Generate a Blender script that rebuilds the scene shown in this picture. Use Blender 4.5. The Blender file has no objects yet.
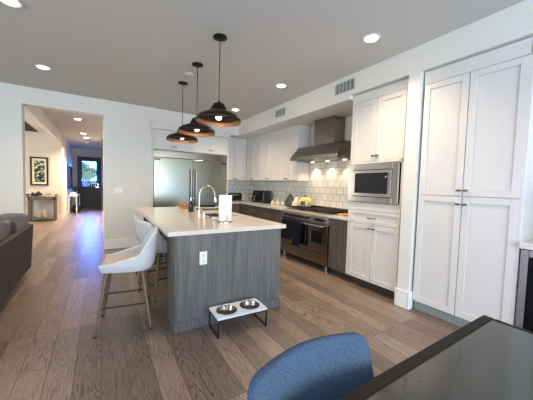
import bpy, bmesh, math, random
from mathutils import Vector, Matrix
PI = math.pi
random.seed(7)
scn = bpy.context.scene
COL = scn.collection

# ------------------------------------------------------------------ camera
CAM_H = 1.34
yaw, pitch, roll = 0.56124897, 0.05301269, 0.02832469
F_PX = 264.38
fw = Vector((math.sin(yaw)*math.cos(pitch), math.cos(yaw)*math.cos(pitch), -math.sin(pitch)))
rt = Vector((math.cos(yaw), -math.sin(yaw), 0))
up = rt.cross(fw)
r2 = rt*math.cos(roll) + up*math.sin(roll)
u2 = -rt*math.sin(roll) + up*math.cos(roll)
cam = bpy.data.cameras.new('camera')
camo = bpy.data.objects.new('camera', cam)
COL.objects.link(camo)
Mx = Matrix((( r2.x, u2.x, -fw.x, 0), (r2.y, u2.y, -fw.y, 0), (r2.z, u2.z, -fw.z, CAM_H), (0, 0, 0, 1)))
camo.matrix_world = Mx
cam.sensor_width = 36
cam.lens = 36*F_PX/533
cam.clip_start = 0.02
scn.camera = camo

# ------------------------------------------------------------------ world, light, exposure
world = bpy.data.worlds.new('daylight')
scn.world = world
world.use_nodes = True
wn = world.node_tree
bg = wn.nodes['Background']
# hazy pale sky to the south (behind the camera), deep blue sky to the north (beyond the front door)
_tc = wn.nodes.new('ShaderNodeTexCoord'); _sp = wn.nodes.new('ShaderNodeSeparateXYZ')
wn.links.new(_tc.outputs['Generated'], _sp.inputs[0])
_cr = wn.nodes.new('ShaderNodeValToRGB')
_mr = wn.nodes.new('ShaderNodeMapRange'); _mr.inputs[1].default_value = -1; _mr.inputs[2].default_value = 1
wn.links.new(_sp.outputs['Y'], _mr.inputs[0]); wn.links.new(_mr.outputs[0], _cr.inputs['Fac'])
_cr.color_ramp.elements[0].position = 0.55; _cr.color_ramp.elements[0].color = (0.085, 0.090, 0.085, 1)
_cr.color_ramp.elements[1].position = 0.85; _cr.color_ramp.elements[1].color = (0.13, 0.55, 2.5, 1)
wn.links.new(_cr.outputs['Color'], bg.inputs[0])
bg.inputs[1].default_value = 8.0
scn.view_settings.view_transform = 'Standard'
scn.view_settings.look = 'None'
scn.view_settings.gamma = 1
scn.view_settings.use_curve_mapping = False
scn.view_settings.exposure = 0.95


def area(name, loc, rot, sx, sy, power, col):
    l = bpy.data.lights.new(name, 'AREA')
    l.shape = 'RECTANGLE'; l.size = sx; l.size_y = sy
    l.energy = power; l.color = col
    o = bpy.data.objects.new(name, l); COL.objects.link(o)
    o.location = loc; o.rotation_euler = rot
    return o


# daylight through the glass wall behind the camera and the windows of the left wall
area('daylight_patio_upper', (0.2, -3.52, 1.75), (PI/2, 0, 0), 5.6, 1.3, 92, (1.0, 0.96, 0.80))
area('daylight_patio_lower', (0.2, -3.52, 0.60), (PI/2, 0, 0), 5.6, 1.0, 120, (0.36, 0.60, 1.0))
area('daylight_left', (-5.22, 1.2, 1.5), (PI/2, 0, -PI/2), 4.0, 1.9, 66, (1.0, 0.98, 0.82))
# added fill light to brighten the hall nook, no window there
area('nook_fill', (-3.9, 9.0, 1.6), (PI/2, 0, -PI/2), 2.0, 1.6, 50, (1.0, 0.93, 0.86))

# ------------------------------------------------------------------ materials
def newmat(name):
    m = bpy.data.materials.new(name); m.use_nodes = True
    return m, m.node_tree, m.node_tree.nodes['Principled BSDF']


def mat(name, col, rough=0.5, metal=0.0, noise=0.0, nscale=20, bump=0.0, bscale=None, spec=None, emit=None, estr=0, stretch=None, coat=0):
    m, nt, b = newmat(name)
    b.inputs['Base Color'].default_value = (*col, 1)
    b.inputs['Roughness'].default_value = rough
    b.inputs['Metallic'].default_value = metal
    if coat: b.inputs['Coat Weight'].default_value = coat
    if spec is not None: b.inputs['Specular IOR Level'].default_value = spec
    if emit:
        b.inputs['Emission Color'].default_value = (*emit, 1)
        b.inputs['Emission Strength'].default_value = estr
    tc = nt.nodes.new('ShaderNodeTexCoord')
    mp = nt.nodes.new('ShaderNodeMapping')
    nt.links.new(tc.outputs['Object'], mp.inputs['Vector'])
    if stretch: mp.inputs['Scale'].default_value = stretch
    n = nt.nodes.new('ShaderNodeTexNoise'); n.inputs['Scale'].default_value = nscale
    n.inputs['Detail'].default_value = 5
    nt.links.new(mp.outputs[0], n.inputs['Vector'])
    if noise:
        cr = nt.nodes.new('ShaderNodeValToRGB')
        cr.color_ramp.elements[0].position = 0.3; cr.color_ramp.elements[1].position = 0.7
        cr.color_ramp.elements[0].color = (*[c*(1-noise) for c in col], 1)
        cr.color_ramp.elements[1].color = (*[min(1, c*(1+noise)) for c in col], 1)
        nt.links.new(n.outputs['Fac'], cr.inputs['Fac'])
        nt.links.new(cr.outputs['Color'], b.inputs['Base Color'])
    if bump:
        n2 = n
        if bscale:
            n2 = nt.nodes.new('ShaderNodeTexNoise'); n2.inputs['Scale'].default_value = bscale
            nt.links.new(mp.outputs[0], n2.inputs['Vector'])
        bp = nt.nodes.new('ShaderNodeBump'); bp.inputs['Strength'].default_value = bump
        bp.inputs['Distance'].default_value = 0.01
        nt.links.new(n2.outputs['Fac'], bp.inputs['Height'])
        nt.links.new(bp.outputs['Normal'], b.inputs['Normal'])
    return m


def floor_material():
    m, nt, b = newmat('oak_plank_floor')
    N = nt.nodes.new; L = nt.links.new
    tc = N('ShaderNodeTexCoord')
    sep = N('ShaderNodeSeparateXYZ'); L(tc.outputs['Object'], sep.inputs[0])
    cmb = N('ShaderNodeCombineXYZ'); L(sep.outputs['Y'], cmb.inputs['X']); L(sep.outputs['X'], cmb.inputs['Y'])
    br = N('ShaderNodeTexBrick')
    br.offset = 0.37; br.offset_frequency = 3; br.squash = 1
    br.inputs['Scale'].default_value = 1
    br.inputs['Brick Width'].default_value = 1.45
    br.inputs['Row Height'].default_value = 0.160
    br.inputs['Mortar Size'].default_value = 0.0022
    br.inputs['Mortar Smooth'].default_value = 0.2
    br.inputs['Color1'].default_value = (0, 0, 0, 1); br.inputs['Color2'].default_value = (1, 1, 1, 1)
    br.inputs['Mortar'].default_value = (0.5, 0.5, 0.5, 1)
    L(cmb.outputs[0], br.inputs['Vector'])
    # grain shifts from plank to plank
    mul = N('ShaderNodeMath'); mul.operation = 'MULTIPLY'; mul.inputs[1].default_value = 37.0
    L(br.outputs['Color'], mul.inputs[0])
    off = N('ShaderNodeCombineXYZ'); L(mul.outputs[0], off.inputs['Z']); L(mul.outputs[0], off.inputs['X'])
    add = N('ShaderNodeVectorMath'); add.operation = 'ADD'
    L(cmb.outputs[0], add.inputs[0]); L(off.outputs[0], add.inputs[1])
    mp = N('ShaderNodeMapping'); mp.inputs['Scale'].default_value = (0.75, 8.5, 1.0); L(add.outputs[0], mp.inputs[0])
    n1 = N('ShaderNodeTexNoise'); n1.inputs['Scale'].default_value = 1.3; n1.inputs['Detail'].default_value = 2
    L(mp.outputs[0], n1.inputs['Vector'])
    # rings: sine of the noise contour gives cathedral grain
    k = N('ShaderNodeMath'); k.operation = 'MULTIPLY'; k.inputs[1].default_value = 125.0; L(n1.outputs['Fac'], k.inputs[0])
    s = N('ShaderNodeMath'); s.operation = 'SINE'; L(k.outputs[0], s.inputs[0])
    rng = N('ShaderNodeMapRange'); rng.inputs[1].default_value = -1; rng.inputs[2].default_value = 1
    L(s.outputs[0], rng.inputs[0])
    mp2 = N('ShaderNodeMapping'); mp2.inputs['Scale'].default_value = (3.0, 60.0, 1.0); L(add.outputs[0], mp2.inputs[0])
    n2 = N('ShaderNodeTexNoise'); n2.inputs['Scale'].default_value = 2.2; n2.inputs['Detail'].default_value = 4
    L(mp2.outputs[0], n2.inputs['Vector'])
    n3 = N('ShaderNodeTexNoise'); n3.inputs['Scale'].default_value = 2.0; n3.inputs['Detail'].default_value = 2
    L(tc.outputs['Object'], n3.inputs['Vector'])
    cr = N('ShaderNodeValToRGB')
    e = cr.color_ramp.elements
    e[0].position = 0.0; e[0].color = (0.172, 0.128, 0.102, 1)
    e[1].position = 1.0; e[1].color = (0.355, 0.277, 0.222, 1)
    x = e.new(0.5); x.color = (0.258, 0.196, 0.155, 1)
    L(br.outputs['Color'], cr.inputs['Fac'])
    dk = N('ShaderNodeMix'); dk.data_type = 'RGBA'; dk.blend_type = 'MULTIPLY'
    ramp2 = N('ShaderNodeValToRGB')
    ramp2.color_ramp.elements[0].position = 0.0; ramp2.color_ramp.elements[0].color = (0.28, 0.25, 0.24, 1)
    ramp2.color_ramp.elements[1].position = 0.38; ramp2.color_ramp.elements[1].color = (1, 1, 1, 1)
    L(rng.outputs[0], ramp2.inputs['Fac'])
    # grain strength fades in patches
    r3 = N('ShaderNodeValToRGB'); r3.color_ramp.elements[0].position = 0.30; r3.color_ramp.elements[1].position = 0.55
    L(n3.outputs['Fac'], r3.inputs['Fac'])
    h1 = N('ShaderNodeMath'); h1.operation = 'MULTIPLY'; h1.inputs[1].default_value = 7.31; L(br.outputs['Color'], h1.inputs[0])
    h2 = N('ShaderNodeMath'); h2.operation = 'FRACT'; L(h1.outputs[0], h2.inputs[0])
    h3 = N('ShaderNodeMath'); h3.operation = 'MULTIPLY_ADD'; h3.inputs[1].default_value = 0.75; h3.inputs[2].default_value = 0.25; L(h2.outputs[0], h3.inputs[0])
    h4 = N('ShaderNodeMath'); h4.operation = 'MULTIPLY'; L(h3.outputs[0], h4.inputs[0]); L(r3.outputs['Color'], h4.inputs[1])
    L(h4.outputs[0], dk.inputs['Factor'])
    L(cr.outputs['Color'], dk.inputs[6]); L(ramp2.outputs['Color'], dk.inputs[7])
    fine = N('ShaderNodeMix'); fine.data_type = 'RGBA'; fine.blend_type = 'MULTIPLY'; fine.inputs['Factor'].default_value = 0.85
    r4 = N('ShaderNodeValToRGB'); r4.color_ramp.elements[0].position = 0.33; r4.color_ramp.elements[0].color = (0.62, 0.60, 0.58, 1)
    r4.color_ramp.elements[1].position = 0.6
    L(n2.outputs['Fac'], r4.inputs['Fac'])
    L(dk.outputs[2], fine.inputs[6]); L(r4.outputs['Color'], fine.inputs[7])
    mo = N('ShaderNodeMix'); mo.data_type = 'RGBA'
    L(br.outputs['Fac'], mo.inputs['Factor']); L(fine.outputs[2], mo.inputs[6]); mo.inputs[7].default_value = (0.06, 0.042, 0.032, 1)
    L(mo.outputs[2], b.inputs['Base Color'])
    b.inputs['Roughness'].default_value = 0.33
    b.inputs['Specular IOR Level'].default_value = 0.5
    bp = N('ShaderNodeBump'); bp.inputs['Strength'].default_value = 0.25; bp.inputs['Distance'].default_value = 0.004
    sub = N('ShaderNodeMath'); sub.operation = 'SUBTRACT'; L(n2.outputs['Fac'], sub.inputs[0]); L(br.outputs['Fac'], sub.inputs[1])
    L(sub.outputs[0], bp.inputs['Height']); L(bp.outputs['Normal'], b.inputs['Normal'])
    return m


def wood(name, c1, c2, rough=0.5, scale=(14, 14, 0.7), nscale=3.0, line=0.25, pore=(60, 60, 1.2)):
    """vertical straight grain"""
    m, nt, b = newmat(name)
    N = nt.nodes.new; L = nt.links.new
    tc = N('ShaderNodeTexCoord')
    mp = N('ShaderNodeMapping'); mp.inputs['Scale'].default_value = scale; L(tc.outputs['Object'], mp.inputs[0])
    n = N('ShaderNodeTexNoise'); n.inputs['Scale'].default_value = nscale; n.inputs['Detail'].default_value = 6
    n.inputs['Roughness'].default_value = 0.65
    L(mp.outputs[0], n.inputs['Vector'])
    cr = N('ShaderNodeValToRGB')
    cr.color_ramp.elements[0].position = 0.32; cr.color_ramp.elements[0].color = (*c1, 1)
    cr.color_ramp.elements[1].position = 0.68; cr.color_ramp.elements[1].color = (*c2, 1)
    L(n.outputs['Fac'], cr.inputs['Fac'])
    mp2 = N('ShaderNodeMapping'); mp2.inputs['Scale'].default_value = pore; L(tc.outputs['Object'], mp2.inputs[0])
    n2 = N('ShaderNodeTexNoise'); n2.inputs['Scale'].default_value = 2.0; n2.inputs['Detail'].default_value = 3
    L(mp2.outputs[0], n2.inputs['Vector'])
    r2_ = N('ShaderNodeValToRGB'); r2_.color_ramp.elements[0].position = 0.38; r2_.color_ramp.elements[1].position = 0.52
    r2_.color_ramp.elements[0].color = (1-line, 1-line, 1-line, 1)
    L(n2.outputs['Fac'], r2_.inputs['Fac'])
    mx = N('ShaderNodeMix'); mx.data_type = 'RGBA'; mx.blend_type = 'MULTIPLY'; mx.inputs['Factor'].default_value = 1
    L(cr.outputs['Color'], mx.inputs[6]); L(r2_.outputs['Color'], mx.inputs[7]); L(mx.outputs[2], b.inputs['Base Color'])
    b.inputs['Roughness'].default_value = rough
    return m


def tile_material(name, axis):
    """handmade white square tiles; axis = wall normal"""
    m, nt, b = newmat(name)
    N = nt.nodes.new; L = nt.links.new
    tc = N('ShaderNodeTexCoord'); sep = N('ShaderNodeSeparateXYZ'); L(tc.outputs['Object'], sep.inputs[0])
    cmb = N('ShaderNodeCombineXYZ'); L(sep.outputs['Y' if axis == 'X' else 'X'], cmb.inputs['X']); L(sep.outputs['Z'], cmb.inputs['Y'])
    br = N('ShaderNodeTexBrick'); br.offset = 0.5
    br.inputs['Scale'].default_value = 1; br.inputs['Brick Width'].default_value = 0.150; br.inputs['Row Height'].default_value = 0.122
    br.inputs['Mortar Size'].default_value = 0.0042; br.inputs['Mortar Smooth'].default_value = 0.1
    br.inputs['Color1'].default_value = (0.70, 0.70, 0.675, 1); br.inputs['Color2'].default_value = (0.82, 0.82, 0.79, 1)
    br.inputs['Mortar'].default_value = (0.33, 0.33, 0.32, 1)
    L(cmb.outputs[0], br.inputs['Vector']); L(br.outputs['Color'], b.inputs['Base Color'])
    b.inputs['Roughness'].default_value = 0.22
    n = N('ShaderNodeTexNoise'); n.inputs['Scale'].default_value = 14; L(tc.outputs['Object'], n.inputs['Vector'])
    sub = N('ShaderNodeMath'); sub.operation = 'SUBTRACT'; L(n.outputs['Fac'], sub.inputs[0]); L(br.outputs['Fac'], sub.inputs[1])
    bp = N('ShaderNodeBump'); bp.inputs['Strength'].default_value = 0.35; bp.inputs['Distance'].default_value = 0.006
    L(sub.outputs[0], bp.inputs['Height']); L(bp.outputs['Normal'], b.inputs['Normal'])
    return m


def fabric(name, c1, c2, scale=260):
    m, nt, b = newmat(name)
    N = nt.nodes.new; L = nt.links.new
    tc = N('ShaderNodeTexCoord')
    n = N('ShaderNodeTexNoise'); n.inputs['Scale'].default_value = scale; n.inputs['Detail'].default_value = 2
    L(tc.outputs['Object'], n.inputs['Vector'])
    cr = N('ShaderNodeValToRGB'); cr.color_ramp.elements[0].position = 0.36; cr.color_ramp.elements[1].position = 0.64
    cr.color_ramp.elements[0].color = (*c1, 1); cr.color_ramp.elements[1].color = (*c2, 1)
    L(n.outputs['Fac'], cr.inputs['Fac']); L(cr.outputs['Color'], b.inputs['Base Color'])
    b.inputs['Roughness'].default_value = 0.95
    b.inputs['Specular IOR Level'].default_value = 0.15
    bp = N('ShaderNodeBump'); bp.inputs['Strength'].default_value = 0.4; bp.inputs['Distance'].default_value = 0.002
    L(n.outputs['Fac'], bp.inputs['Height']); L(bp.outputs['Normal'], b.inputs['Normal'])
    return m


def emission(name, col, s):
    m, nt, b = newmat(name)
    b.inputs['Base Color'].default_value = (0.9, 0.9, 0.9, 1)
    b.inputs['Emission Color'].default_value = (*col, 1); b.inputs['Emission Strength'].default_value = s
    return m


def glass(name, col=(1, 1, 1), rough=0.0):
    m, nt, b = newmat(name)
    nt.nodes.remove(b)
    N = nt.nodes.new
    t = N('ShaderNodeBsdfTransparent'); t.inputs[0].default_value = (*col, 1)
    g = N('ShaderNodeBsdfGlossy'); g.inputs['Roughness'].default_value = rough
    mx = N('ShaderNodeMixShader'); fr = N('ShaderNodeFresnel'); fr.inputs[0].default_value = 1.25
    nt.links.new(fr.outputs[0], mx.inputs[0]); nt.links.new(t.outputs[0], mx.inputs[1]); nt.links.new(g.outputs[0], mx.inputs[2])
    nt.links.new(mx.outputs[0], nt.nodes['Material Output'].inputs[0])
    return m


M = dict(
    wall=mat('painted_wall', (0.70, 0.695, 0.65), 0.7, bump=0.04, nscale=160),
    ceiling=mat('painted_ceiling', (0.56, 0.55, 0.52), 0.85, bump=0.03, nscale=200),
    hallwall=mat('hall_paint', (0.72, 0.66, 0.58), 0.7, bump=0.04, nscale=160),
    trim=mat('white_trim', (0.80, 0.80, 0.79), 0.45),
    cab=mat('white_lacquer', (0.66, 0.64, 0.615), 0.38),
    gap=mat('cabinet_carcass', (0.30, 0.30, 0.29), 0.7),
    floor=floor_material(),
    islandwood=wood('grey_stained_oak', (0.100, 0.099, 0.094), (0.180, 0.177, 0.168), 0.5),
    darkwood=wood('dark_stained_oak', (0.080, 0.064, 0.054), (0.150, 0.122, 0.105), 0.45),
    toe=mat('toe_kick', (0.045, 0.040, 0.037), 0.6),
    toew=mat('grey_toe_kick', (0.25, 0.26, 0.25), 0.6),
    quartz=mat('cream_quartz', (0.70, 0.635, 0.575), 0.13, noise=0.04, nscale=60),
    quartzw=mat('white_quartz', (0.62, 0.61, 0.59), 0.15, noise=0.05, nscale=40),
    steel=mat('brushed_steel', (0.47, 0.45, 0.42), 0.20, 1.0, noise=0.05, nscale=6, stretch=(1, 1, 60)),
    steelh=mat('hood_steel', (0.27, 0.24, 0.21), 0.24, 1.0, noise=0.06, nscale=6, stretch=(1, 1, 40)),
    steelf=mat('fridge_steel', (0.30, 0.325, 0.295), 0.24, 1.0, noise=0.03, nscale=4, stretch=(40, 1, 1)),
    chrome=mat('chrome', (0.75, 0.75, 0.75), 0.10, 1.0),
    nickel=mat('dark_nickel', (0.20, 0.18, 0.16), 0.3, 1.0),
    black=mat('black_metal', (0.012, 0.012, 0.013), 0.4, 0.3),
    blackg=mat('black_glass', (0.008, 0.008, 0.009), 0.05),
    iron=mat('cast_iron', (0.02, 0.02, 0.02), 0.6, 0.2),
    bronze=mat('dark_bronze', (0.035, 0.026, 0.020), 0.32, 0.85, noise=0.3, nscale=12),
    copper=mat('copper_lining', (0.20, 0.105, 0.065), 0.5, 0.6, noise=0.2, nscale=14),
    bulb=emission('bulb_glow', (1.0, 0.72, 0.40), 14),
    can=emission('downlight_glow', (1.0, 0.86, 0.70), 12),
    cantrim=mat('downlight_trim', (0.85, 0.80, 0.74), 0.4),
    stoolfab=fabric('pale_grey_fabric', (0.50, 0.52, 0.55), (0.66, 0.68, 0.71), 180),
    stoolseat=fabric('beige_seat_fabric', (0.46, 0.39, 0.355), (0.60, 0.52, 0.47), 180),
    legwood=wood('walnut_leg', (0.12, 0.072, 0.040), (0.26, 0.17, 0.10), 0.4, nscale=8),
    chairfab=fabric('blue_woven_fabric', (0.036, 0.066, 0.118), (0.095, 0.155, 0.245), 420),
    sofafab=fabric('brown_grey_upholstery', (0.085, 0.072, 0.067), (0.130, 0.113, 0.106), 150),
    sofaleather=mat('worn_brown_cushion', (0.062, 0.048, 0.043), 0.42, noise=0.35, nscale=9, bump=0.3, bscale=25),
    tabletop=mat('polished_grey_stone', (0.030, 0.031, 0.024), 0.18, noise=0.45, nscale=3.0, stretch=(1, 5, 1), coat=0.3),  # colour streaks stand in for streaky reflections on the glossy top
    tablewood=wood('black_stained_wood', (0.004, 0.0035, 0.003), (0.016, 0.013, 0.011), 0.6, scale=(1.5, 60, 60)),
    white=mat('white_plastic', (0.85, 0.86, 0.85), 0.4),
    paper=mat('paper_towel', (0.86, 0.87, 0.88), 0.95, bump=0.2, nscale=120),
    mint=mat('outlet_plate', (0.80, 0.88, 0.82), 0.4),
    feeder=mat('feeder_board', (0.86, 0.88, 0.91), 0.35, noise=0.06, nscale=12),
    kibble=mat('kibble', (0.12, 0.055, 0.025), 0.8, noise=0.5, nscale=150, bump=1.0, bscale=160),
    water=mat('water', (0.05, 0.055, 0.055), 0.03),
    towel=fabric('navy_towel', (0.004, 0.005, 0.012), (0.012, 0.014, 0.030), 200),
    door=mat('black_door_paint', (0.022, 0.022, 0.020), 0.4),
    darkframe=mat('black_frame', (0.012, 0.011, 0.010), 0.4),
    matboard=mat('cream_mat', (0.78, 0.76, 0.62), 0.9),
    green=mat('leaf', (0.05, 0.11, 0.03), 0.6, noise=0.4, nscale=30),
    foliage=mat('tree_foliage', (0.12, 0.22, 0.07), 0.8, noise=0.4, nscale=4),
    lawn=mat('lawn', (0.16, 0.26, 0.09), 0.9, noise=0.3, nscale=3),
    paving=mat('driveway', (0.45, 0.44, 0.42), 0.9, noise=0.1, nscale=2),
    carpaint=mat('blue_car_paint', (0.02, 0.14, 0.50), 0.25, 0.2),
    pear=mat('dark_glazed_ceramic', (0.050, 0.058, 0.052), 0.25, noise=0.2, nscale=15),
    pinkgourd=mat('pale_pink_ceramic', (0.74, 0.57, 0.48), 0.4, noise=0.1, nscale=12),
    yellow=mat('yellow_enamel', (0.66, 0.52, 0.20), 0.25, noise=0.12, nscale=14),
    potcream=mat('pale_yellow_enamel', (0.70, 0.58, 0.32), 0.3, noise=0.25, nscale=14),
    cream=mat('cream_ceramic', (0.78, 0.72, 0.60), 0.3),
    orange=mat('amber_board', (0.72, 0.34, 0.06), 0.5, noise=0.15, nscale=20),
    bread=mat('bread_crust', (0.42, 0.17, 0.08), 0.8, noise=0.3, nscale=20),
    rust=wood('weathered_timber', (0.10, 0.072, 0.055), (0.22, 0.175, 0.14), 0.7, scale=(3, 14, 14), nscale=4),
    greyboard=mat('grey_panel', (0.50, 0.51, 0.50), 0.7),
    wicker=mat('pale_wicker', (0.55, 0.48, 0.38), 0.8, noise=0.3, nscale=60, bump=0.5),
    mirror=mat('mirror_silver', (0.7, 0.7, 0.7), 0.04, 1.0),
    sinkm=mat('dark_sink', (0.12, 0.14, 0.17), 0.3, 0.7),
    duct=mat('dark_duct', (0.025, 0.025, 0.025), 0.8),
    vent=mat('vent_louvre', (0.42, 0.44, 0.42), 0.5),
    clear=glass('clear_pane'),
    tinted=glass('tinted_glass', (0.10, 0.10, 0.11), 0.1),
    panelsteel=mat('satin_panel', (0.34, 0.31, 0.28), 0.42, 0.55),
    bowlsteel=mat('bowl_steel', (0.30, 0.29, 0.27), 0.18, 1.0),
    hoodlamp=emission('hood_lamp', (1, 0.8, 0.5), 3),
    soap=mat('dark_soap_bottle', (0.012, 0.018, 0.022), 0.15),
    filterm=mat('hood_filter', (0.25, 0.24, 0.22), 0.35, 1.0),
)

# picture art: loose foliage in green, black and white
def art_material():
    m, nt, b = newmat('botanical_print')
    N = nt.nodes.new; L = nt.links.new
    tc = N('ShaderNodeTexCoord')
    n = N('ShaderNodeTexNoise'); n.inputs['Scale'].default_value = 11; n.inputs['Detail'].default_value = 6
    L(tc.outputs['Object'], n.inputs['Vector'])
    cr = N('ShaderNodeValToRGB'); cr.color_ramp.interpolation = 'CONSTANT'
    e = cr.color_ramp.elements
    e[0].color = (0.010, 0.012, 0.010, 1); e[0].position = 0
    e[1].color = (0.07, 0.07, 0.07, 1); e[1].position = 0.47
    a = e.new(0.52); a.color = (0.16, 0.26, 0.11, 1)
    c = e.new(0.57); c.color = (0.62, 0.68, 0.55, 1)
    L(n.outputs['Fac'], cr.inputs['Fac']); L(cr.outputs['Color'], b.inputs['Base Color'])
    b.inputs['Roughness'].default_value = 0.5
    return m
M['art'] = art_material()
M['tablewood'].node_tree.nodes['Principled BSDF'].inputs['Specular IOR Level'].default_value = 0.22
M['tileX'] = tile_material('white_tile_range_wall', 'X')
M['tileY'] = tile_material('white_tile_back_wall', 'Y')

# ------------------------------------------------------------------ mesh helpers
class MB:
    def __init__(self):
        self.bm = bmesh.new()

    def box(self, x0, x1, y0, y1, z0, z1):
        v = [self.bm.verts.new(p) for p in ((x0, y0, z0), (x1, y0, z0), (x1, y1, z0), (x0, y1, z0), (x0, y0, z1), (x1, y0, z1), (x1, y1, z1), (x0, y1, z1))]
        for f in ((0, 3, 2, 1), (4, 5, 6, 7), (0, 1, 5, 4), (1, 2, 6, 5), (2, 3, 7, 6), (3, 0, 4, 7)):
            self.bm.faces.new([v[i] for i in f])
        return self

    def cone(self, p0, p1, r0, r1=None, seg=16, cap=True):
        r1 = r0 if r1 is None else r1
        p0 = Vector(p0); p1 = Vector(p1); d = (p1-p0).normalized()
        a = d.orthogonal().normalized(); b = d.cross(a)
        A = [self.bm.verts.new(p0 + r0*(math.cos(t)*a+math.sin(t)*b)) for t in [2*PI*i/seg for i in range(seg)]]
        B = [self.bm.verts.new(p1 + r1*(math.cos(t)*a+math.sin(t)*b)) for t in [2*PI*i/seg for i in range(seg)]]
        for i in range(seg):
            j = (i+1) % seg
            self.bm.faces.new((A[i], A[j], B[j], B[i]))
        if cap:
            self.bm.faces.new(A[::-1]); self.bm.faces.new(B)
        return self

    def lathe(self, prof, c=(0, 0, 0), seg=28):
        """prof = [(r, z)...] turned about z"""
        rings = []
        for r, z in prof:
            if r < 1e-5:
                rings.append([self.bm.verts.new((c[0], c[1], c[2]+z))])
            else:
                rings.append([self.bm.verts.new((c[0]+r*math.cos(2*PI*i/seg), c[1]+r*math.sin(2*PI*i/seg), c[2]+z)) for i in range(seg)])
        for A, B in zip(rings, rings[1:]):
            for i in range(seg):
                j = (i+1) % seg
                if len(A) == 1 and len(B) == 1: continue
                if len(A) == 1: self.bm.faces.new((A[0], B[i], B[j]))
                elif len(B) == 1: self.bm.faces.new((A[i], A[j], B[0]))
                else: self.bm.faces.new((A[i], A[j], B[j], B[i]))
        return self

    def tube(self, pts, r, seg=10):
        pts = [Vector(p) for p in pts]
        rings = []; a = None
        for i, p in enumerate(pts):
            d = (pts[min(i+1, len(pts)-1)] - pts[max(i-1, 0)]).normalized()
            if a is None: a = d.orthogonal().normalized()
            else: a = (a - d*a.dot(d)).normalized()
            b = d.cross(a)
            rr = r[i] if isinstance(r, (list, tuple)) else r
            rings.append([self.bm.verts.new(p + rr*(math.cos(t)*a+math.sin(t)*b)) for t in [2*PI*k/seg for k in range(seg)]])
        for A, B in zip(rings, rings[1:]):
            for i in range(seg):
                j = (i+1) % seg
                self.bm.faces.new((A[i], A[j], B[j], B[i]))
        self.bm.faces.new(rings[0][::-1]); self.bm.faces.new(rings[-1])
        return self

    def prism(self, poly, axis, a, b):
        """poly in the two other axes (in xyz order), extruded along axis from a to b"""
        def P(u, v, w):
            return {'x': (w, u, v), 'y': (u, w, v), 'z': (u, v, w)}[axis]
        A = [self.bm.verts.new(P(u, v, a)) for u, v in poly]
        B = [self.bm.verts.new(P(u, v, b)) for u, v in poly]
        n = len(poly)
        for i in range(n):
            j = (i+1) % n
            self.bm.faces.new((A[i], A[j], B[j], B[i]))
        self.bm.faces.new(A[::-1]); self.bm.faces.new(B)
        return self

    def ball(self, c, rx, ry=None, rz=None, u=16, v=10):
        ry = rx if ry is None else ry; rz = rx if rz is None else rz
        mt = Matrix.Translation(c) @ Matrix.Diagonal((rx, ry, rz, 1))
        bmesh.ops.create_uvsphere(self.bm, u_segments=u, v_segments=v, radius=1, matrix=mt)
        return self

    def grid(self, fn, nu, nv, thick=0):
        """sheet from fn(u,v) -> point"""
        V = [[self.bm.verts.new(fn(i/nu, j/nv)) for j in range(nv+1)] for i in range(nu+1)]
        for i in range(nu):
            for j in range(nv):
                self.bm.faces.new((V[i][j], V[i+1][j], V[i+1][j+1], V[i][j+1]))
        return self


def wloc(o):
    v = Vector((0, 0, 0))
    while o is not None:
        v += o.location; o = o.parent
    return v


def obj(name, mb, m, parent=None, bevel=0, smooth=False, seg=2, solid=0, subsurf=0, solid_offset=0):
    bm = mb.bm
    bmesh.ops.recalc_face_normals(bm, faces=bm.faces)
    if parent is not None:
        bmesh.ops.translate(bm, verts=bm.verts, vec=-wloc(parent))
    me = bpy.data.meshes.new(name)
    bm.to_mesh(me); bm.free()
    me.materials.append(M[m] if isinstance(m, str) else m)
    if smooth:
        for p in me.polygons: p.use_smooth = True
        try: me.set_sharp_from_angle(angle=math.radians(40))
        except Exception: pass
    o = bpy.data.objects.new(name, me); COL.objects.link(o)
    if parent is not None: o.parent = parent
    if solid:
        md = o.modifiers.new('solid', 'SOLIDIFY'); md.thickness = solid; md.offset = solid_offset
    if bevel:
        md = o.modifiers.new('bevel', 'BEVEL'); md.width = bevel; md.segments = seg
        md.limit_method = 'ANGLE'
    if subsurf:
        md = o.modifiers.new('sub', 'SUBSURF'); md.levels = subsurf; md.render_levels = subsurf
    return o


def tag(o, label, cat, group=None, kind=None):
    o['label'] = label; o['category'] = cat
    if group: o['group'] = group
    if kind: o['kind'] = kind
    return o


def thing(name, label, cat, loc=(0, 0, 0), group=None, rotz=0):
    o = bpy.data.objects.new(name, None); COL.objects.link(o)
    o.empty_display_size = 0.1
    o.location = loc; o.rotation_euler = (0, 0, rotz)
    return tag(o, label, cat, group)


def struct(name, mb, m, **k):
    o = obj(name, mb, m, **k)
    if o.parent is None: o['kind'] = 'structure'
    return o


def dup(root, loc, rotz=0, label=None):
    r = root.copy(); COL.objects.link(r); r.location = loc; r.rotation_euler = (0, 0, rotz)
    if label: r['label'] = label
    for ch in list(root.children):
        c = ch.copy(); COL.objects.link(c); c.parent = r
        for g in list(ch.children):
            d = g.copy(); COL.objects.link(d); d.parent = c
    return r


# ------------------------------------------------------------------ structure
YB = 6.04        # kitchen back wall plane
XR = 2.92        # right soffit / wall plane
ZC = 2.90        # ceiling
WX = 3.63        # tiled wall behind the range
WY = 6.68        # tiled wall behind the fridge line
struct('floor', MB().box(-5.2, 3.8, -3.6, 16.0, -0.1, 0.0), 'floor')
struct('ceiling', MB().box(-5.2, 3.8, -3.6, 16.0, ZC, ZC+0.1), 'ceiling')
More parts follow.
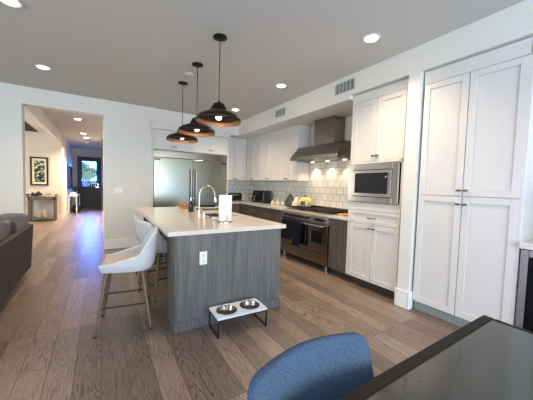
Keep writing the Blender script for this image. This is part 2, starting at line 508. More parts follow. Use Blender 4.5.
# back wall, with the hall opening and the fridge niche
bw = MB()
bw.box(-5.1, -1.12, YB, YB+0.2, 0, ZC)
bw.box(-1.12, 0.06, YB, YB+0.2, 2.61, ZC)
bw.box(0.06, 0.925, YB, YB+0.2, 0, ZC)
bw.box(0.925, 2.66, YB, YB+0.06, 2.64, ZC)
bw.box(2.66, XR, YB, YB+0.2, 2.57, ZC)
bw.box(0.06, 0.20, YB+0.2, 15.5, 0, ZC)      # corridor right wall
struct('wall_back', bw, 'wall')
# right-hand header, pilaster, soffit
rw = MB()
rw.box(XR, WX, 2.56, WY, 2.57, ZC)            # soffit over range and wall cabinets
rw.box(XR, WX, 1.735, 2.56, 2.625, ZC)
rw.box(XR, WX, 0.70, 1.60, 2.62, ZC)
rw.box(XR, WX, 1.60, 1.735, 0, ZC)           # pilaster
rw.box(XR, WX, -3.4, 0.70, 2.62, ZC)         # over the wine bar
struct('wall_right', rw, 'wall')
struct('wall_outer_right', MB().box(WX, WX+0.15, -3.6, WY+0.15, 0, ZC), 'wall')
struct('wall_kitchen_back', MB().box(0.9, WX, WY, WY+0.15, 0, ZC), 'wall')
struct('wall_left', MB().box(-5.25, -5.1, 3.4, YB+0.2, 0, ZC).box(-5.25, -5.1, -3.6, -0.9, 0, ZC).box(-5.25, -5.1, -0.9, 3.4, 2.5, ZC).box(-5.25, -5.1, -0.9, 3.4, 0, 0.5), 'wall')
struct('wall_front', MB().box(-5.1, -2.7, -3.6, -3.45, 0, ZC).box(3.1, WX, -3.6, -3.45, 0, ZC).box(-2.7, 3.1, -3.6, -3.45, 2.45, ZC), 'wall')
# window frames behind the camera
wf = MB()
for x in (-2.7, -0.8, 1.1, 3.04): wf.box(x, x+0.06, -3.50, -3.42, 0, 2.45)
wf.box(-2.7, 3.1, -3.50, -3.42, 2.39, 2.45).box(-2.7, 3.1, -3.50, -3.42, 0.0, 0.07)
struct('window_1', wf, 'darkframe')
wf = MB()
for y in (-0.9, 1.2, 3.34): wf.box(-5.2, -5.12, y, y+0.06, 0.5, 2.5)
wf.box(-5.2, -5.12, -0.9, 3.4, 0.5, 0.56).box(-5.2, -5.12, -0.9, 3.4, 2.44, 2.5)
struct('window_2', wf, 'darkframe')
# tiled splashbacks
struct('trim_1', MB().box(WX-0.012, WX, 2.57, WY, 0.92, 1.835), 'tileX')
struct('trim_2', MB().box(2.66, WX-0.012, WY-0.012, WY, 0.92, 1.60), 'tileY')
# baseboards
def bboard(name, x0, x1, y0, y1, h=0.19):
    struct(name, MB().box(x0, x1, y0, y1, 0, h), 'trim', bevel=0.006)
bboard('baseboard_back', 0.045, 0.925, YB-0.018, YB)
bboard('baseboard_back_left', -5.1, -1.12, YB-0.018, YB)
bb = MB()
bb.box(XR-0.022, XR, 1.585, 1.75, 0, 0.20)
bb.box(XR-0.022, 3.05, 1.735, 1.752, 0, 0.20).box(XR-0.022, 2.985, 1.583, 1.600, 0, 0.20)
struct('baseboard_right', bb, 'trim', bevel=0.005)

# ------------------------------------------------------------------ hall beyond the opening
HY = 11.4
hn = MB()
hn.box(-4.2, -1.12, HY, HY+0.15, 0, ZC)
hn.box(-1.27, -1.12, HY+0.15, 11.75, 0, ZC).box(-1.27, -1.12, 12.55, 15.5, 0, ZC).box(-1.27, -1.12, 11.75, 12.55, 2.45, ZC)
struct('wall_hall_left', hn, 'hallwall')
struct('wall_hall_nook', MB().box(-4.35, -4.2, YB, HY+0.15, 0, ZC), 'hallwall')
hw = MB()
hw.box(-2.6, -0.93, 15.5, 15.65, 0, ZC).box(0.03, 0.4, 15.5, 15.65, 0, ZC).box(-0.93, 0.03, 15.5, 15.65, 2.49, ZC)
hw.box(-2.6, -1.12, 11.55, 11.60, 0, ZC)
hw.box(-2.6, -2.5, 11.6, 15.5, 0, 0.9).box(-2.6, -2.5, 11.6, 15.5, 2.3, ZC)
struct('wall_hall_back', hw, 'hallwall')
struct('ceiling_hall_beam', MB().box(-1.22, -1.12, YB+0.2, HY, 2.61, ZC), 'trim')
bboard('baseboard_hall', -4.2, -1.12, HY-0.018, HY, 0.18)
bboard('baseboard_hall_left', -1.12, -1.102, 12.62, 15.5, 0.18)
# door casing of the side opening
dc = MB()
dc.box(-1.27, -1.095, 12.50, 12.62, 0, 2.5).box(-1.27, -1.095, 11.68, 11.80, 0, 2.5).box(-1.27, -1.095, 11.80, 12.50, 2.40, 2.5)
struct('trim_3', dc, 'trim')
sd = MB()
sd.box(-1.21, -1.17, 11.80, 11.90, 0, 2.40).box(-1.21, -1.17, 12.40, 12.50, 0, 2.40).box(-1.21, -1.17, 11.90, 12.40, 0, 0.95).box(-1.21, -1.17, 11.90, 12.40, 2.12, 2.40)
sdo = struct('door_2', sd, 'door')
struct('pane', MB().box(-1.193, -1.187, 11.90, 12.40, 0.95, 2.12), 'clear', parent=sdo)
# side room window seen through that opening
struct('window_3', MB().box(-2.52, -2.46, 11.6, 15.5, 0.9, 0.96).box(-2.52, -2.46, 11.6, 15.5, 2.24, 2.3).box(-2.52, -2.46, 13.4, 13.46, 0.9, 2.3), 'trim')
# front door: frame, leaf, glass, handle
df = MB()
df.box(-0.93, -0.86, 15.40, 15.55, 0, 2.49).box(-0.04, 0.03, 15.40, 15.55, 0, 2.49).box(-0.86, -0.04, 15.40, 15.55, 2.42, 2.49)
dframe = struct('door_1', df, 'door')
dl = MB()
dl.box(-0.86, -0.74, 15.43, 15.48, 0.0, 2.42).box(-0.18, -0.04, 15.43, 15.48, 0.0, 2.42)
dl.box(-0.74, -0.18, 15.43, 15.48, 2.27, 2.42).box(-0.74, -0.18, 15.43, 15.48, 0.0, 1.08)
dl.box(-0.72, -0.49, 15.415, 15.43, 0.22, 0.95).box(-0.43, -0.20, 15.415, 15.43, 0.22, 0.95)
leaf = struct('door_panel', dl, 'door', parent=dframe, bevel=0.006)
struct('pane', MB().box(-0.74, -0.18, 15.45, 15.456, 1.08, 2.27), 'clear', parent=leaf)
struct('door_handle', MB().cone((-0.11, 15.43, 1.05), (-0.11, 15.36, 1.05), 0.03).box(-0.20, -0.09, 15.35, 15.37, 1.035, 1.065).cone((-0.11, 15.43, 1.18), (-0.11, 15.40, 1.18), 0.03), 'chrome', parent=leaf, smooth=True)
# bright porch ground outside
struct('trim_driveway', MB().box(-14, 8, 15.65, 60, -0.25, -0.1), 'paving')
lawn = struct('trim_lawn', MB().box(-16, 16, -30, -3.65, -0.25, -0.1), 'lawn')

# ------------------------------------------------------------------ cabinet builders
def shaker(mb, ax, pos, a0, a1, z0, z1, fr=0.062, t=0.022, rec=0.013):
    """shaker front whose face looks to -X (ax='x') or -Y (ax='y')"""
    def B(p0, p1, q0, q1, r0, r1):
        if ax == 'x': mb.box(p0, p1, q0, q1, r0, r1)
        else: mb.box(q0, q1, p0, p1, r0, r1)
    B(pos, pos+t, a0, a0+fr, z0, z1); B(pos, pos+t, a1-fr, a1, z0, z1)
    B(pos, pos+t, a0+fr, a1-fr, z0, z0+fr); B(pos, pos+t, a0+fr, a1-fr, z1-fr, z1)
    B(pos+rec, pos+t, a0+fr, a1-fr, z0+fr, z1-fr)
    return mb


def bar_pull(ax, pos, a, z, ln=0.045, r=0.006, mt='nickel', parent=None, vertical=False):
    if mt == 'nickel': ln *= 0.75; r *= 1.5
    mb = MB()
    def P(d, q, zz): return (pos-d, q, zz) if ax == 'x' else (q, pos-d, zz)
    if vertical:
        mb.tube([P(0.030, a, z-ln/2), P(0.030, a, z+ln/2)], r)
        for s in (-1, 1): mb.cone(P(0, a, z+s*ln*0.36), P(0.030, a, z+s*ln*0.36), r*0.8, seg=8)
    else:
        mb.tube([P(0.030, a-ln/2, z), P(0.030, a+ln/2, z)], r)
        for s in (-1, 1): mb.cone(P(0, a+s*ln*0.36, z), P(0.030, a+s*ln*0.36, z), r*0.8, seg=8)
    return obj('handle', mb, mt, parent, smooth=True)


# --- microwave tower -------------------------------------------------------
TX = 2.98
t = thing('tall_cabinet', 'white tall cabinet with a microwave niche, drawer and four doors', 'cabinet', (3.3, 2.16, 0))
tb = MB()
tb.box(TX+0.026, WX-0.02, 1.760, 1.780, 0.115, 2.615).box(TX+0.002, WX-0.02, 2.530, 2.555, 0.115, 2.615)
tb.box(TX+0.026, WX-0.02, 1.78, 2.53, 0.115, 1.13).box(TX+0.026, WX-0.02, 1.78, 2.53, 1.70, 2.615)
tb.box(TX+0.45, WX-0.02, 1.78, 2.53, 1.13, 1.70)
tb.box(TX+0.002, TX+0.03, 1.745, 1.778, 0.115, 2.615)
tb.box(TX+0.002, TX+0.03, 1.778, 2.53, 2.505, 2.615)
tb.box(TX+0.002, TX+0.03, 1.778, 2.53, 1.055, 1.155).box(TX+0.002, TX+0.03, 1.778, 2.53, 1.665, 1.700)
tb.box(TX+0.002, TX+0.03, 1.778, 1.80, 1.13, 1.70)
obj('body', tb, 'cab', t, bevel=0.002, seg=1)
obj('toe_kick', MB().box(TX+0.09, WX-0.02, 1.76, 2.555, 0, 0.112), 'toe', t)
for a0, a1, kn in ((1.782, 2.152, 2.125), (2.158, 2.528, 2.185)):
    d = obj('door', shaker(MB(), 'x', TX, a0, a1, 1.703, 2.500), 'cab', t, bevel=0.002, seg=1); bar_pull('x', TX, kn, 1.765, 0.03, 0.007, parent=d)
    d = obj('door', shaker(MB(), 'x', TX, a0, a1, 0.115, 0.872), 'cab', t, bevel=0.002, seg=1); bar_pull('x', TX, kn, 0.82, 0.03, 0.007, parent=d)
d = obj('drawer', shaker(MB(), 'x', TX, 1.782, 2.528, 0.880, 1.050, fr=0.04), 'cab', t, bevel=0.002, seg=1)
bar_pull('x', TX, 2.125, 0.958, 0.05, parent=d); bar_pull('x', TX, 2.19, 0.958, 0.05, parent=d)

# --- microwave ------------------------------------------------------------
MWX = 2.972
t = thing('microwave', 'built-in stainless steel microwave with a black glass window', 'microwave', (3.2, 2.18, 1.157))
mb = MB()
y0, y1, z0, z1 = 1.812, 2.558, 1.160, 1.675
iy0, iy1, iz0, iz1 = 1.895, 2.480, 1.235, 1.588
mb.box(MWX-0.012, MWX+0.008, y0, iy0, z0, z1).box(MWX-0.012, MWX+0.008, iy1, y1, z0, z1)
mb.box(MWX-0.012, MWX+0.008, iy0, iy1, z0, iz0).box(MWX-0.012, MWX+0.008, iy0, iy1, iz1, z1)
obj('trim_kit', mb, 'steel', t, bevel=0.003)
obj('body', MB().box(MWX+0.009, MWX+0.40, 1.83, 2.50, 1.165, 1.66), 'black', t)
mb = MB()
iy0 += 0.006; iy1 -= 0.006; iz0 += 0.006; iz1 -= 0.006
gy0, gy1, gz0, gz1 = 1.945, 2.440, 1.283, 1.545
mb.box(MWX-0.022, MWX+0.006, iy0, gy0, iz0, iz1).box(MWX-0.022, MWX+0.006, gy1, iy1, iz0, iz1)
mb.box(MWX-0.022, MWX+0.006, gy0, gy1, iz0, gz0).box(MWX-0.022, MWX+0.006, gy0, gy1, gz1, iz1)
obj('door_frame', mb, 'steel', t, bevel=0.002)
obj('window', MB().box(MWX-0.017, MWX+0.004, gy0, gy1, gz0, gz1), 'blackg', t)
mb = MB()
mb.box(MWX-0.0185, MWX-0.0172, 1.965, 1.985, 1.49, 1.50)
obj('control_mark', mb, 'white', t)

# --- pantry ------------------------------------------------------------------
PX = 2.97
t = thing('pantry_cabinet', 'white floor-to-header pantry with two tall upper and two tall lower doors', 'cabinet', (3.3, 1.16, 0))
pb = MB().box(PX+0.026, WX-0.02, 0.745, 1.585, 0.108, 2.61)
pb.box(PX+0.001, PX+0.026, 0.735, 1.585, 2.476, 2.61)
pb.box(PX+0.001, WX-0.02, 0.722, 0.745, 0, 2.61)
obj('body', pb, 'cab', t, bevel=0.002, seg=1)
obj('toe_kick', MB().box(PX+0.045, WX-0.02, 0.75, 1.585, 0, 0.106), 'toew', t)
for a0, a1, kn in ((0.745, 1.160, 1.135), (1.166, 1.578, 1.192)):
    d = obj('door', shaker(MB(), 'x', PX, a0, a1, 1.295, 2.472, fr=0.06), 'cab', t, bevel=0.002, seg=1); bar_pull('x', PX, kn, 1.350, 0.035, 0.007, parent=d)
    d = obj('door', shaker(MB(), 'x', PX, a0, a1, 0.108, 1.288, fr=0.06), 'cab', t, bevel=0.002, seg=1); bar_pull('x', PX, kn, 1.215, 0.035, 0.007, parent=d)

# --- wine bar at the right edge ---------------------------------------------
obj_ct = obj('countertop', MB().box(2.93, WX-0.005, -1.2, 0.718, 0.885, 0.935), 'quartzw', bevel=0.004)
tag(obj_ct, 'pale worktop over the wine cooler at the right edge of the photo', 'worktop')
t = thing('wine_cooler', 'stainless framed wine cooler with dark glass beside the pantry', 'wine cooler', (3.3, 0.4, 0))
obj('body', MB().box(3.00, WX-0.02, 0.09, 0.712, 0.0, 0.88), 'black', t)
mb = MB(); x0, x1 = 2.955, 2.998
mb.box(x0, x1, 0.66, 0.712, 0.12, 0.878).box(x0, x1, 0.09, 0.14, 0.12, 0.878).box(x0, x1, 0.14, 0.66, 0.82, 0.878).box(x0, x1, 0.14, 0.66, 0.12, 0.17)
obj('door_frame', mb, 'steelh', t, bevel=0.003)
obj('door_glass', MB().box(2.962, 2.968, 0.14, 0.66, 0.17, 0.82), 'tinted', t)
for i in range(6):
    obj('shelf', MB().box(2.975, 2.997, 0.15, 0.65, 0.24+i*0.095, 0.262+i*0.095), 'greyboard', t)
t = obj('countertop_screen', MB().prism([(3.36, 0.937), (3.385, 0.937), (3.43, 1.40), (3.405, 1.40)], 'y', -0.2, 0.713), 'black')
# (u,v)=(x,z) extruded along y
tag(t, 'black framed panel leaning on the worktop at the right edge', 'panel')

# --- island -------------------------------------------------------------------
t = thing('kitchen_island', 'grey oak kitchen island with a flush end panel facing the camera', 'island', (1.15, 3.6, 0))
ib = MB()
ib.box(0.585, 1.685, 2.390, 2.43, 0.0, 0.880)
ib.box(0.99, 1.685, 2.43, 4.78, 0.0, 0.70)
ib.box(0.99, 1.02, 2.43, 4.78, 0.70, 0.878).box(1.655, 1.685, 2.43, 4.78, 0.70, 0.878).box(1.02, 1.655, 4.75, 4.78, 0.70, 0.878)
obj('body', ib, 'islandwood', t)
mb = MB()
mb.box(0.570, 1.132, 2.373, 2.389, 0.012, 0.880).box(1.134, 1.690, 2.373, 2.389, 0.012, 0.880)
mb.box(0.560, 0.584, 2.390, 2.72, 0.0, 0.880)
obj('end_panel', mb, 'islandwood', t, bevel=0.0015, seg=1)
obj('baseboard', MB().box(0.556, 1.694, 2.355, 2.372, 0.0, 0.09).box(0.556, 0.572, 2.372, 2.47, 0.0, 0.09), 'islandwood', t, bevel=0.003)
mb = MB()
mb.box(0.60, 0.90, 4.72, 4.78, 0, 0.88)
obj('back_panel', mb, 'islandwood', t)
mb = MB()
for i, (a, b_) in enumerate(((2.45, 3.2), (3.21, 4.0), (4.01, 4.77))):
    d = obj('door', MB().box(1.686, 1.706, a, b_, 0.11, 0.875), 'islandwood', t, bevel=0.002)
ct = MB()
sx0, sx1, sy0, sy1 = 1.22, 1.62, 3.22, 3.98
ct.box(0.487, sx0, 2.343, 4.878, 0.881, 0.92).box(sx1, 1.738, 2.343, 4.878, 0.881, 0.92)
ct.box(sx0, sx1, 2.343, sy0, 0.881, 0.92).box(sx0, sx1, sy1, 4.878, 0.881, 0.92)
bmesh.ops.remove_doubles(ct.bm, verts=ct.bm.verts, dist=1e-5)
ictop = obj('countertop', ct, 'quartz')
tag(ictop, 'long cream quartz worktop on the island, overhanging the stools', 'worktop')
# outlet on end panel
t = thing('wall_outlet', 'pale duplex power outlet on the end panel of the island', 'outlet', (0.81, 2.373, 0.65))
obj('plate', MB().box(0.775, 0.847, 2.366, 2.3725, 0.590, 0.712), 'mint', t, bevel=0.002)
for zc in (0.625, 0.677):
    s = MB().box(0.793, 0.829, 2.3635, 2.3655, zc-0.017, zc+0.017)
    r = obj('socket', s, 'white', t)
    s = MB().box(0.803, 0.806, 2.3628, 2.3634, zc-0.005, zc+0.009).box(0.816, 0.819, 2.3628, 2.3634, zc-0.005, zc+0.009).box(0.8085, 0.8135, 2.3628, 2.3634, zc-0.013, zc-0.008)
    obj('slot', s, 'black', r)
# sink
t = obj('sink', MB().box(sx0-0.01, sx0, sy0, sy1, 0.712, 0.880).box(sx1, sx1+0.01, sy0, sy1, 0.712, 0.880).box(sx0-0.01, sx1+0.01, sy0-0.01, sy0, 0.712, 0.880).box(sx0-0.01, sx1+0.01, sy1, sy1+0.01, 0.712, 0.880).box(sx0, sx1, sy0, sy1, 0.702, 0.712), 'sinkm')
tag(t, 'dark undermount sink set into the island worktop', 'sink')
# faucet
t = thing('faucet', 'tall chrome gooseneck faucet arching over the island sink', 'faucet', (1.195, 3.70, 0.92))
pts = [(1.195, 3.70, 0.925), (1.195, 3.70, 1.18)]
for i in range(1, 13):
    a = PI - PI*i/12
    pts.append((1.195+0.115+0.115*math.cos(a), 3.70, 1.18+0.135*math.sin(a)))
pts.append((1.432, 3.70, 1.14))
obj('spout', MB().tube(pts, 0.012, 12), 'steel', t, smooth=True)
obj('base', MB().lathe([(0, 0), (0.03, 0), (0.03, 0.008), (0.02, 0.014), (0.02, 0.05), (0, 0.05)], (1.195, 3.70, 0.921)), 'chrome', t, smooth=True)
obj('spray_head', MB().cone((1.432, 3.70, 1.145), (1.438, 3.70, 1.085), 0.016, 0.020), 'chrome', t, smooth=True)
obj('lever', MB().tube([(1.195, 3.68, 0.955), (1.195, 3.655, 0.965), (1.195, 3.60, 1.0)], 0.007), 'chrome', t, smooth=True)
# paper towel
t = thing('paper_towel_holder', 'roll of white paper towel on a steel holder on the island', 'paper towel holder', (1.19, 2.762, 0.921))
obj('base', MB().lathe([(0, 0), (0.088, 0), (0.088, 0.010), (0.075, 0.016), (0, 0.016)], (1.19, 2.762, 0.921)), 'steel', t, smooth=True)
obj('towel_roll', MB().lathe([(0.02, 0.0), (0.071, 0.0), (0.073, 0.004), (0.073, 0.282), (0.071, 0.286), (0.02, 0.286)], (1.19, 2.762, 0.939), 36), 'paper', t, smooth=True)
obj('rod', MB().cone((1.19, 2.762, 0.937), (1.19, 2.762, 1.245), 0.007).ball((1.19, 2.762, 1.252), 0.013), 'nickel', t, smooth=True)
obj('tension_arm', MB().tube([(1.165, 2.672, 0.932), (1.165, 2.665, 0.96), (1.168, 2.675, 1.14), (1.172, 2.683, 1.16), (1.180, 2.675, 1.14), (1.183, 2.665, 0.96), (1.183, 2.672, 0.932)], 0.005).ball((1.172, 2.673, 1.10), 0.014, 0.006, 0.035), 'chrome', t, smooth=True)
# soap dispenser
t = thing('soap_dispenser', 'dark soap bottle with a pump left of the faucet', 'soap dispenser', (1.150, 3.96, 0.921))
obj('bottle', MB().lathe([(0, 0), (0.037, 0), (0.04, 0.005), (0.04, 0.12), (0.03, 0.145), (0.012, 0.155), (0.012, 0.165), (0, 0.165)], (1.150, 3.96, 0.921)), 'soap', t, smooth=True)
obj('pump', MB().cone((1.150, 3.96, 1.086), (1.150, 3.96, 1.13), 0.008).tube([(1.150, 3.96, 1.13), (1.17, 3.945, 1.132), (1.20, 3.93, 1.120)], 0.006), 'chrome', t, smooth=True)
t = obj('air_switch', MB().lathe([(0, 0), (0.018, 0), (0.018, 0.006), (0.012, 0.010), (0.012, 0.07), (0.015, 0.072), (0.015, 0.085), (0, 0.086)], (1.055, 3.08, 0.921), 16), 'white', smooth=True)
tag(t, 'short white cylinder standing on the island before the faucet', 'dispenser')
t = thing('scrub_brush', 'small grey dish brush lying left of the paper towel', 'brush', (1.13, 2.98, 0.921))
obj('handle', MB().tube([(1.08, 3.06, 0.935), (1.11, 3.02, 0.945), (1.135, 2.97, 0.948)], 0.010), 'steel', t, smooth=True)
obj('bristles', MB().lathe([(0, 0), (0.034, 0), (0.036, 0.02), (0.022, 0.036), (0, 0.038)], (1.145, 2.95, 0.921), 14), 'greyboard', t, smooth=True)
# plate with bread, dark tray
t = obj('plate', MB().lathe([(0, 0.004), (0.06, 0.0), (0.13, 0.014), (0.132, 0.018), (0.06, 0.007), (0, 0.008)], (1.22, 4.62, 0.921)), 'cream', smooth=True)
tag(t, 'pale plate under the round bread at the island far end', 'plate')
t = obj('bread_loaf', MB().ball((1.23, 4.62, 0.978), 0.085, 0.075, 0.045).ball((1.18, 4.64, 0.976), 0.05, 0.05, 0.038), 'bread', smooth=True)
tag(t, 'reddish brown round bread on a pale plate', 'bread')
t = thing('serving_tray', 'dark oval tray with a pale rim behind the sink', 'tray', (1.52, 4.35, 0.921))
obj('tray_base', MB().prism([(1.54+0.20*math.cos(a), 4.30+0.13*math.sin(a)) for a in [2*PI*i/28 for i in range(28)]], 'z', 0.921, 0.945), 'black', t)
obj('folded_cloth', MB().prism([(1.52+0.15*math.cos(a), 4.30+0.09*math.sin(a)) for a in [2*PI*i/20 for i in range(20)]], 'z', 0.946, 1.005), 'black', t, bevel=0.01)
obj('rim', MB().tube([(1.54+0.205*math.cos(a), 4.30+0.135*math.sin(a), 0.953) for a in [2*PI*i/28 for i in range(29)]], 0.007, 6), 'cream', t, smooth=True)

# --- fridge --------------------------------------------------------------------
t = thing('refrigerator', 'wide stainless steel built-in refrigerator with two tall doors', 'refrigerator', (1.78, 6.3, 0))
obj('body', MB().box(0.945, 2.615, 6.07, 6.66, 0.0, 2.03), 'toew', t)
def fdoor(x0, x1):
    return MB().box(x0, x1, 6.012, 6.068, 0.11, 1.885)
for x0, x1, hx, kx in ((0.952, 1.782, 1.735, 1.02), (1.792, 2.608, 1.845, 2.53)):
    d = obj('door', fdoor(x0, x1), 'steelf', t, bevel=0.006)
    h = MB().tube([(hx, 5.955, 0.62), (hx, 5.955, 1.66)], 0.019, 14)
    for z in (0.72, 1.56): h.cone((hx, 6.012, z), (hx, 5.955, z), 0.012)
    obj('handle', h, 'steelh', d, smooth=True)
    obj('badge', MB().box(kx-0.06, kx+0.06, 6.008, 6.0118, 1.830, 1.860), 'black', d)
mb = MB().box(0.945, 2.615, 6.006, 6.068, 1.895, 2.035)
obj('top_grille', mb, 'steel', t, bevel=0.004)
obj('toe_kick', MB().box(0.952, 2.608, 6.05, 6.068, 0.0, 0.10), 'black', t)
# surround cabinet
t = thing('fridge_cabinet', 'white cabinet surround with four small doors above the refrigerator', 'cabinet', (1.78, 6.3, 0))
mb = MB()
mb.box(0.905, 0.943, 6.005, 6.038, 0, 2.52).box(0.927, 0.943, 6.04, 6.66, 0, 2.52)
mb.box(2.618, 2.655, 6.005, 6.66, 0, 2.62)
mb.box(0.943, 2.618, 6.03, 6.66, 2.050, 2.62)
obj('body', mb, 'cab', t, bevel=0.002, seg=1)
obj('cornice', MB().box(0.880, 2.668, 5.965, 6.029, 2.475, 2.63), 'cab', t, bevel=0.004)
w = (2.616-0.946)/4
for i in range(4):
    a0 = 0.946+i*w+0.002; a1 = 0.946+(i+1)*w-0.002
    d = obj('door', shaker(MB(), 'y', 6.008, a0, a1, 2.062, 2.470, fr=0.055), 'cab', t, bevel=0.002, seg=1)
    kn = a1-0.03 if i % 2 == 0 else a0+0.03
    bar_pull('y', 6.008, kn, 2.135, 0.03, 0.008, parent=d)

# --- wall cabinets ----------------------------------------------------------------
UX = 3.30; UZ0, UZ1 = 1.465, 2.44
t = thing('wall_cabinet', 'white wall cabinet on the back wall right of the refrigerator', 'cabinet', (3.0, 6.5, UZ0), 'upper cabinets')
mb = MB().box(2.66, UX+0.02, 6.342, 6.662, UZ0, 2.565).box(2.66, UX+0.02, 6.330, 6.342, UZ1+0.005, 2.565)
obj('body', mb, 'cab', t)
for a0, a1, kn in ((2.665, 2.975, 2.95), (2.981, 3.292, 3.005)):
    d = obj('door', shaker(MB(), 'y', 6.32, a0, a1, UZ0+0.004, UZ1, fr=0.055), 'cab', t, bevel=0.002, seg=1); bar_pull('y', 6.32, kn, UZ0+0.045, 0.03, 0.007, parent=d)
segs = ((4.135, 4.86, 'white double-door wall cabinet right beside the range hood'), (4.864, 5.59, 'white double-door wall cabinet in the middle of the right wall run'), (5.594, 6.318, 'white double-door wall cabinet in the far right corner'))
for (y0, y1, lb) in segs:
    t = thing('wall_cabinet', lb, 'cabinet', (3.45, (y0+y1)/2, UZ0), 'upper cabinets')
    mb = MB().box(UX+0.022, WX-0.014, y0, y1, UZ0, 2.565).box(UX+0.008, UX+0.022, y0, y1, UZ1+0.005, 2.565)
    obj('body', mb, 'cab', t)
    ym = (y0+y1)/2
    for a0, a1, kn in ((y0+0.002, ym-0.003, ym-0.03), (ym+0.003, y1-0.002, ym+0.03)):
        d = obj('door', shaker(MB(), 'x', UX, a0, a1, UZ0+0.004, UZ1, fr=0.055), 'cab', t, bevel=0.002, seg=1); bar_pull('x', UX, kn, UZ0+0.045, 0.03, 0.007, parent=d)

# --- base cabinets -------------------------------------------------------------------
BX = 2.99
specs = ((4.145, 4.90, 'dark oak base cabinet with drawers left of the range'), (4.905, 5.66, 'dark oak drawer cabinet under the black toaster'))
for (y0, y1, lb) in specs:
    t = thing('base_cabinet', lb, 'cabinet', (3.3, (y0+y1)/2, 0), 'base cabinets')
    obj('body', MB().box(BX+0.022, WX-0.014, y0, y1, 0.10, 0.878), 'darkwood', t)
    obj('toe_kick', MB().box(BX+0.08, WX-0.014, y0, y1, 0, 0.098), 'toe', t)
    for z0, z1 in ((0.71, 0.872), (0.41, 0.704), (0.105, 0.404)):
        d = obj('drawer', MB().box(BX, BX+0.02, y0+0.002, y1-0.002, z0, z1), 'darkwood', t, bevel=0.002)
        bar_pull('x', BX, (y0+y1)/2, z1-0.06, 0.14, 0.006, 'steel', parent=d)
t = thing('base_cabinet', 'dark oak corner base cabinet running behind to the refrigerator', 'cabinet', (3.2, 6.2, 0), 'base cabinets')
obj('body', MB().box(BX+0.022, WX-0.014, 5.665, 6.66, 0.10, 0.878).box(2.66, BX+0.022, 6.06, 6.66, 0.10, 0.878), 'darkwood', t)
obj('toe_kick', MB().box(BX+0.08, WX-0.014, 5.665, 6.66, 0, 0.098).box(2.66, BX+0.08, 6.12, 6.66, 0, 0.098), 'toe', t)
obj('door', MB().box(BX, BX+0.02, 5.667, 6.03, 0.105, 0.872), 'darkwood', t, bevel=0.002)
obj('door', MB().box(2.665, BX-0.005, 6.038, 6.058, 0.105, 0.872), 'darkwood', t, bevel=0.002)
t = thing('base_cabinet', 'narrow dark oak base cabinet between the range and white tower', 'cabinet', (3.3, 2.74, 0), 'base cabinets')
obj('body', MB().box(BX+0.022, WX-0.014, 2.562, 2.912, 0.10, 0.878), 'darkwood', t)
obj('toe_kick', MB().box(BX+0.08, WX-0.014, 2.562, 2.912, 0, 0.098), 'toe', t)
for a0, a1 in ((2.564, 2.735), (2.739, 2.910)):
    d = obj('door', MB().box(BX, BX+0.02, a0, a1, 0.105, 0.872), 'darkwood', t, bevel=0.002)
    bar_pull('x', BX, (a0+a1)/2, 0.815, 0.075, 0.005, 'steel', parent=d)
t = obj('countertop', MB().box(BX-0.03, WX-0.014, 4.140, 6.662, 0.880, 0.92).box(2.662, BX-0.03, 6.01, 6.662, 0.880, 0.92), 'quartzw')
tag(t, 'pale worktop running from the range into the far corner', 'worktop')
t = obj('countertop', MB().box(BX-0.03, WX-0.014, 2.560, 2.914, 0.880, 0.92), 'quartzw', bevel=0.003)
tag(t, 'short pale worktop between the range and the white tower', 'worktop')

# --- range ------------------------------------------------------------------------------
RX = 2.965; RY0, RY1 = 2.920, 4.132
t = thing('range_cooker', 'wide stainless steel double-oven range with black knobs and grates', 'range', (3.3, 3.52, 0))
mb = MB().box(RX+0.05, WX-0.03, RY0, RY1, 0.12, 0.895)
obj('body', mb, 'steelh', t)
mb = MB()
mb.prism([(RX+0.05, 0.765), (RX-0.005, 0.775), (RX-0.02, 0.885), (RX, 0.915), (RX+0.12, 0.915), (RX+0.12, 0.765)], 'y', RY0, RY1)
obj('control_panel', mb, 'panelsteel', t, bevel=0.004)
for y in [2.99, 3.07, 3.15] + [3.32+0.075*i for i in range(10)]:
    kb = obj('knob', MB().cone((RX-0.022, y, 0.834), (RX-0.066, y, 0.826), 0.025, 0.021, 18).box(RX-0.072, RX-0.064, y-0.004, y+0.004, 0.808, 0.845), 'black', t, smooth=True)
    obj('bezel', MB().cone((RX-0.008, y, 0.836), (RX-0.022, y, 0.834), 0.032, 0.030, 18), 'chrome', kb, smooth=True)
def oven(y0, y1, w0, w1, nm='oven_door'):
    mb = MB(); x0, x1 = RX, RX+0.048; z0, z1 = 0.285, 0.752; wz0, wz1 = 0.44, 0.635
    mb.box(x0, x1, y0, w0, z0, z1).box(x0, x1, w1, y1, z0, z1).box(x0, x1, w0, w1, z0, wz0).box(x0, x1, w0, w1, wz1, z1)
    d = obj(nm, mb, 'steelh', t, bevel=0.003)
    obj('window', MB().box(x0+0.006, x0+0.012, w0, w1, wz0, wz1), 'blackg', d)
    h = MB().tube([(RX-0.055, y0+0.03, 0.728), (RX-0.055, y1-0.03, 0.728)], 0.014, 12)
    for y in (y0+0.06, y1-0.06): h.cone((RX, y, 0.728), (RX-0.055, y, 0.728), 0.010)
    obj('handle', h, 'chrome', d, smooth=True)
oven(RY0+0.006, 3.428, 3.045, 3.305)
oven(3.436, RY1-0.006, 3.57, 3.99)
obj('kick_panel', MB().box(RX+0.006, RX+0.048, RY0+0.004, RY1-0.004, 0.105, 0.275), 'steelh', t, bevel=0.003)
for y in (RY0+0.05, RY1-0.05):
    for x in (RX+0.05, WX-0.12):
        obj('foot', MB().cone((x, y, 0), (x, y, 0.12), 0.022), 'steel', t, smooth=True)
obj('cooktop', MB().box(RX+0.125, WX-0.08, RY0+0.01, RY1-0.01, 0.896, 0.918), 'black', t)
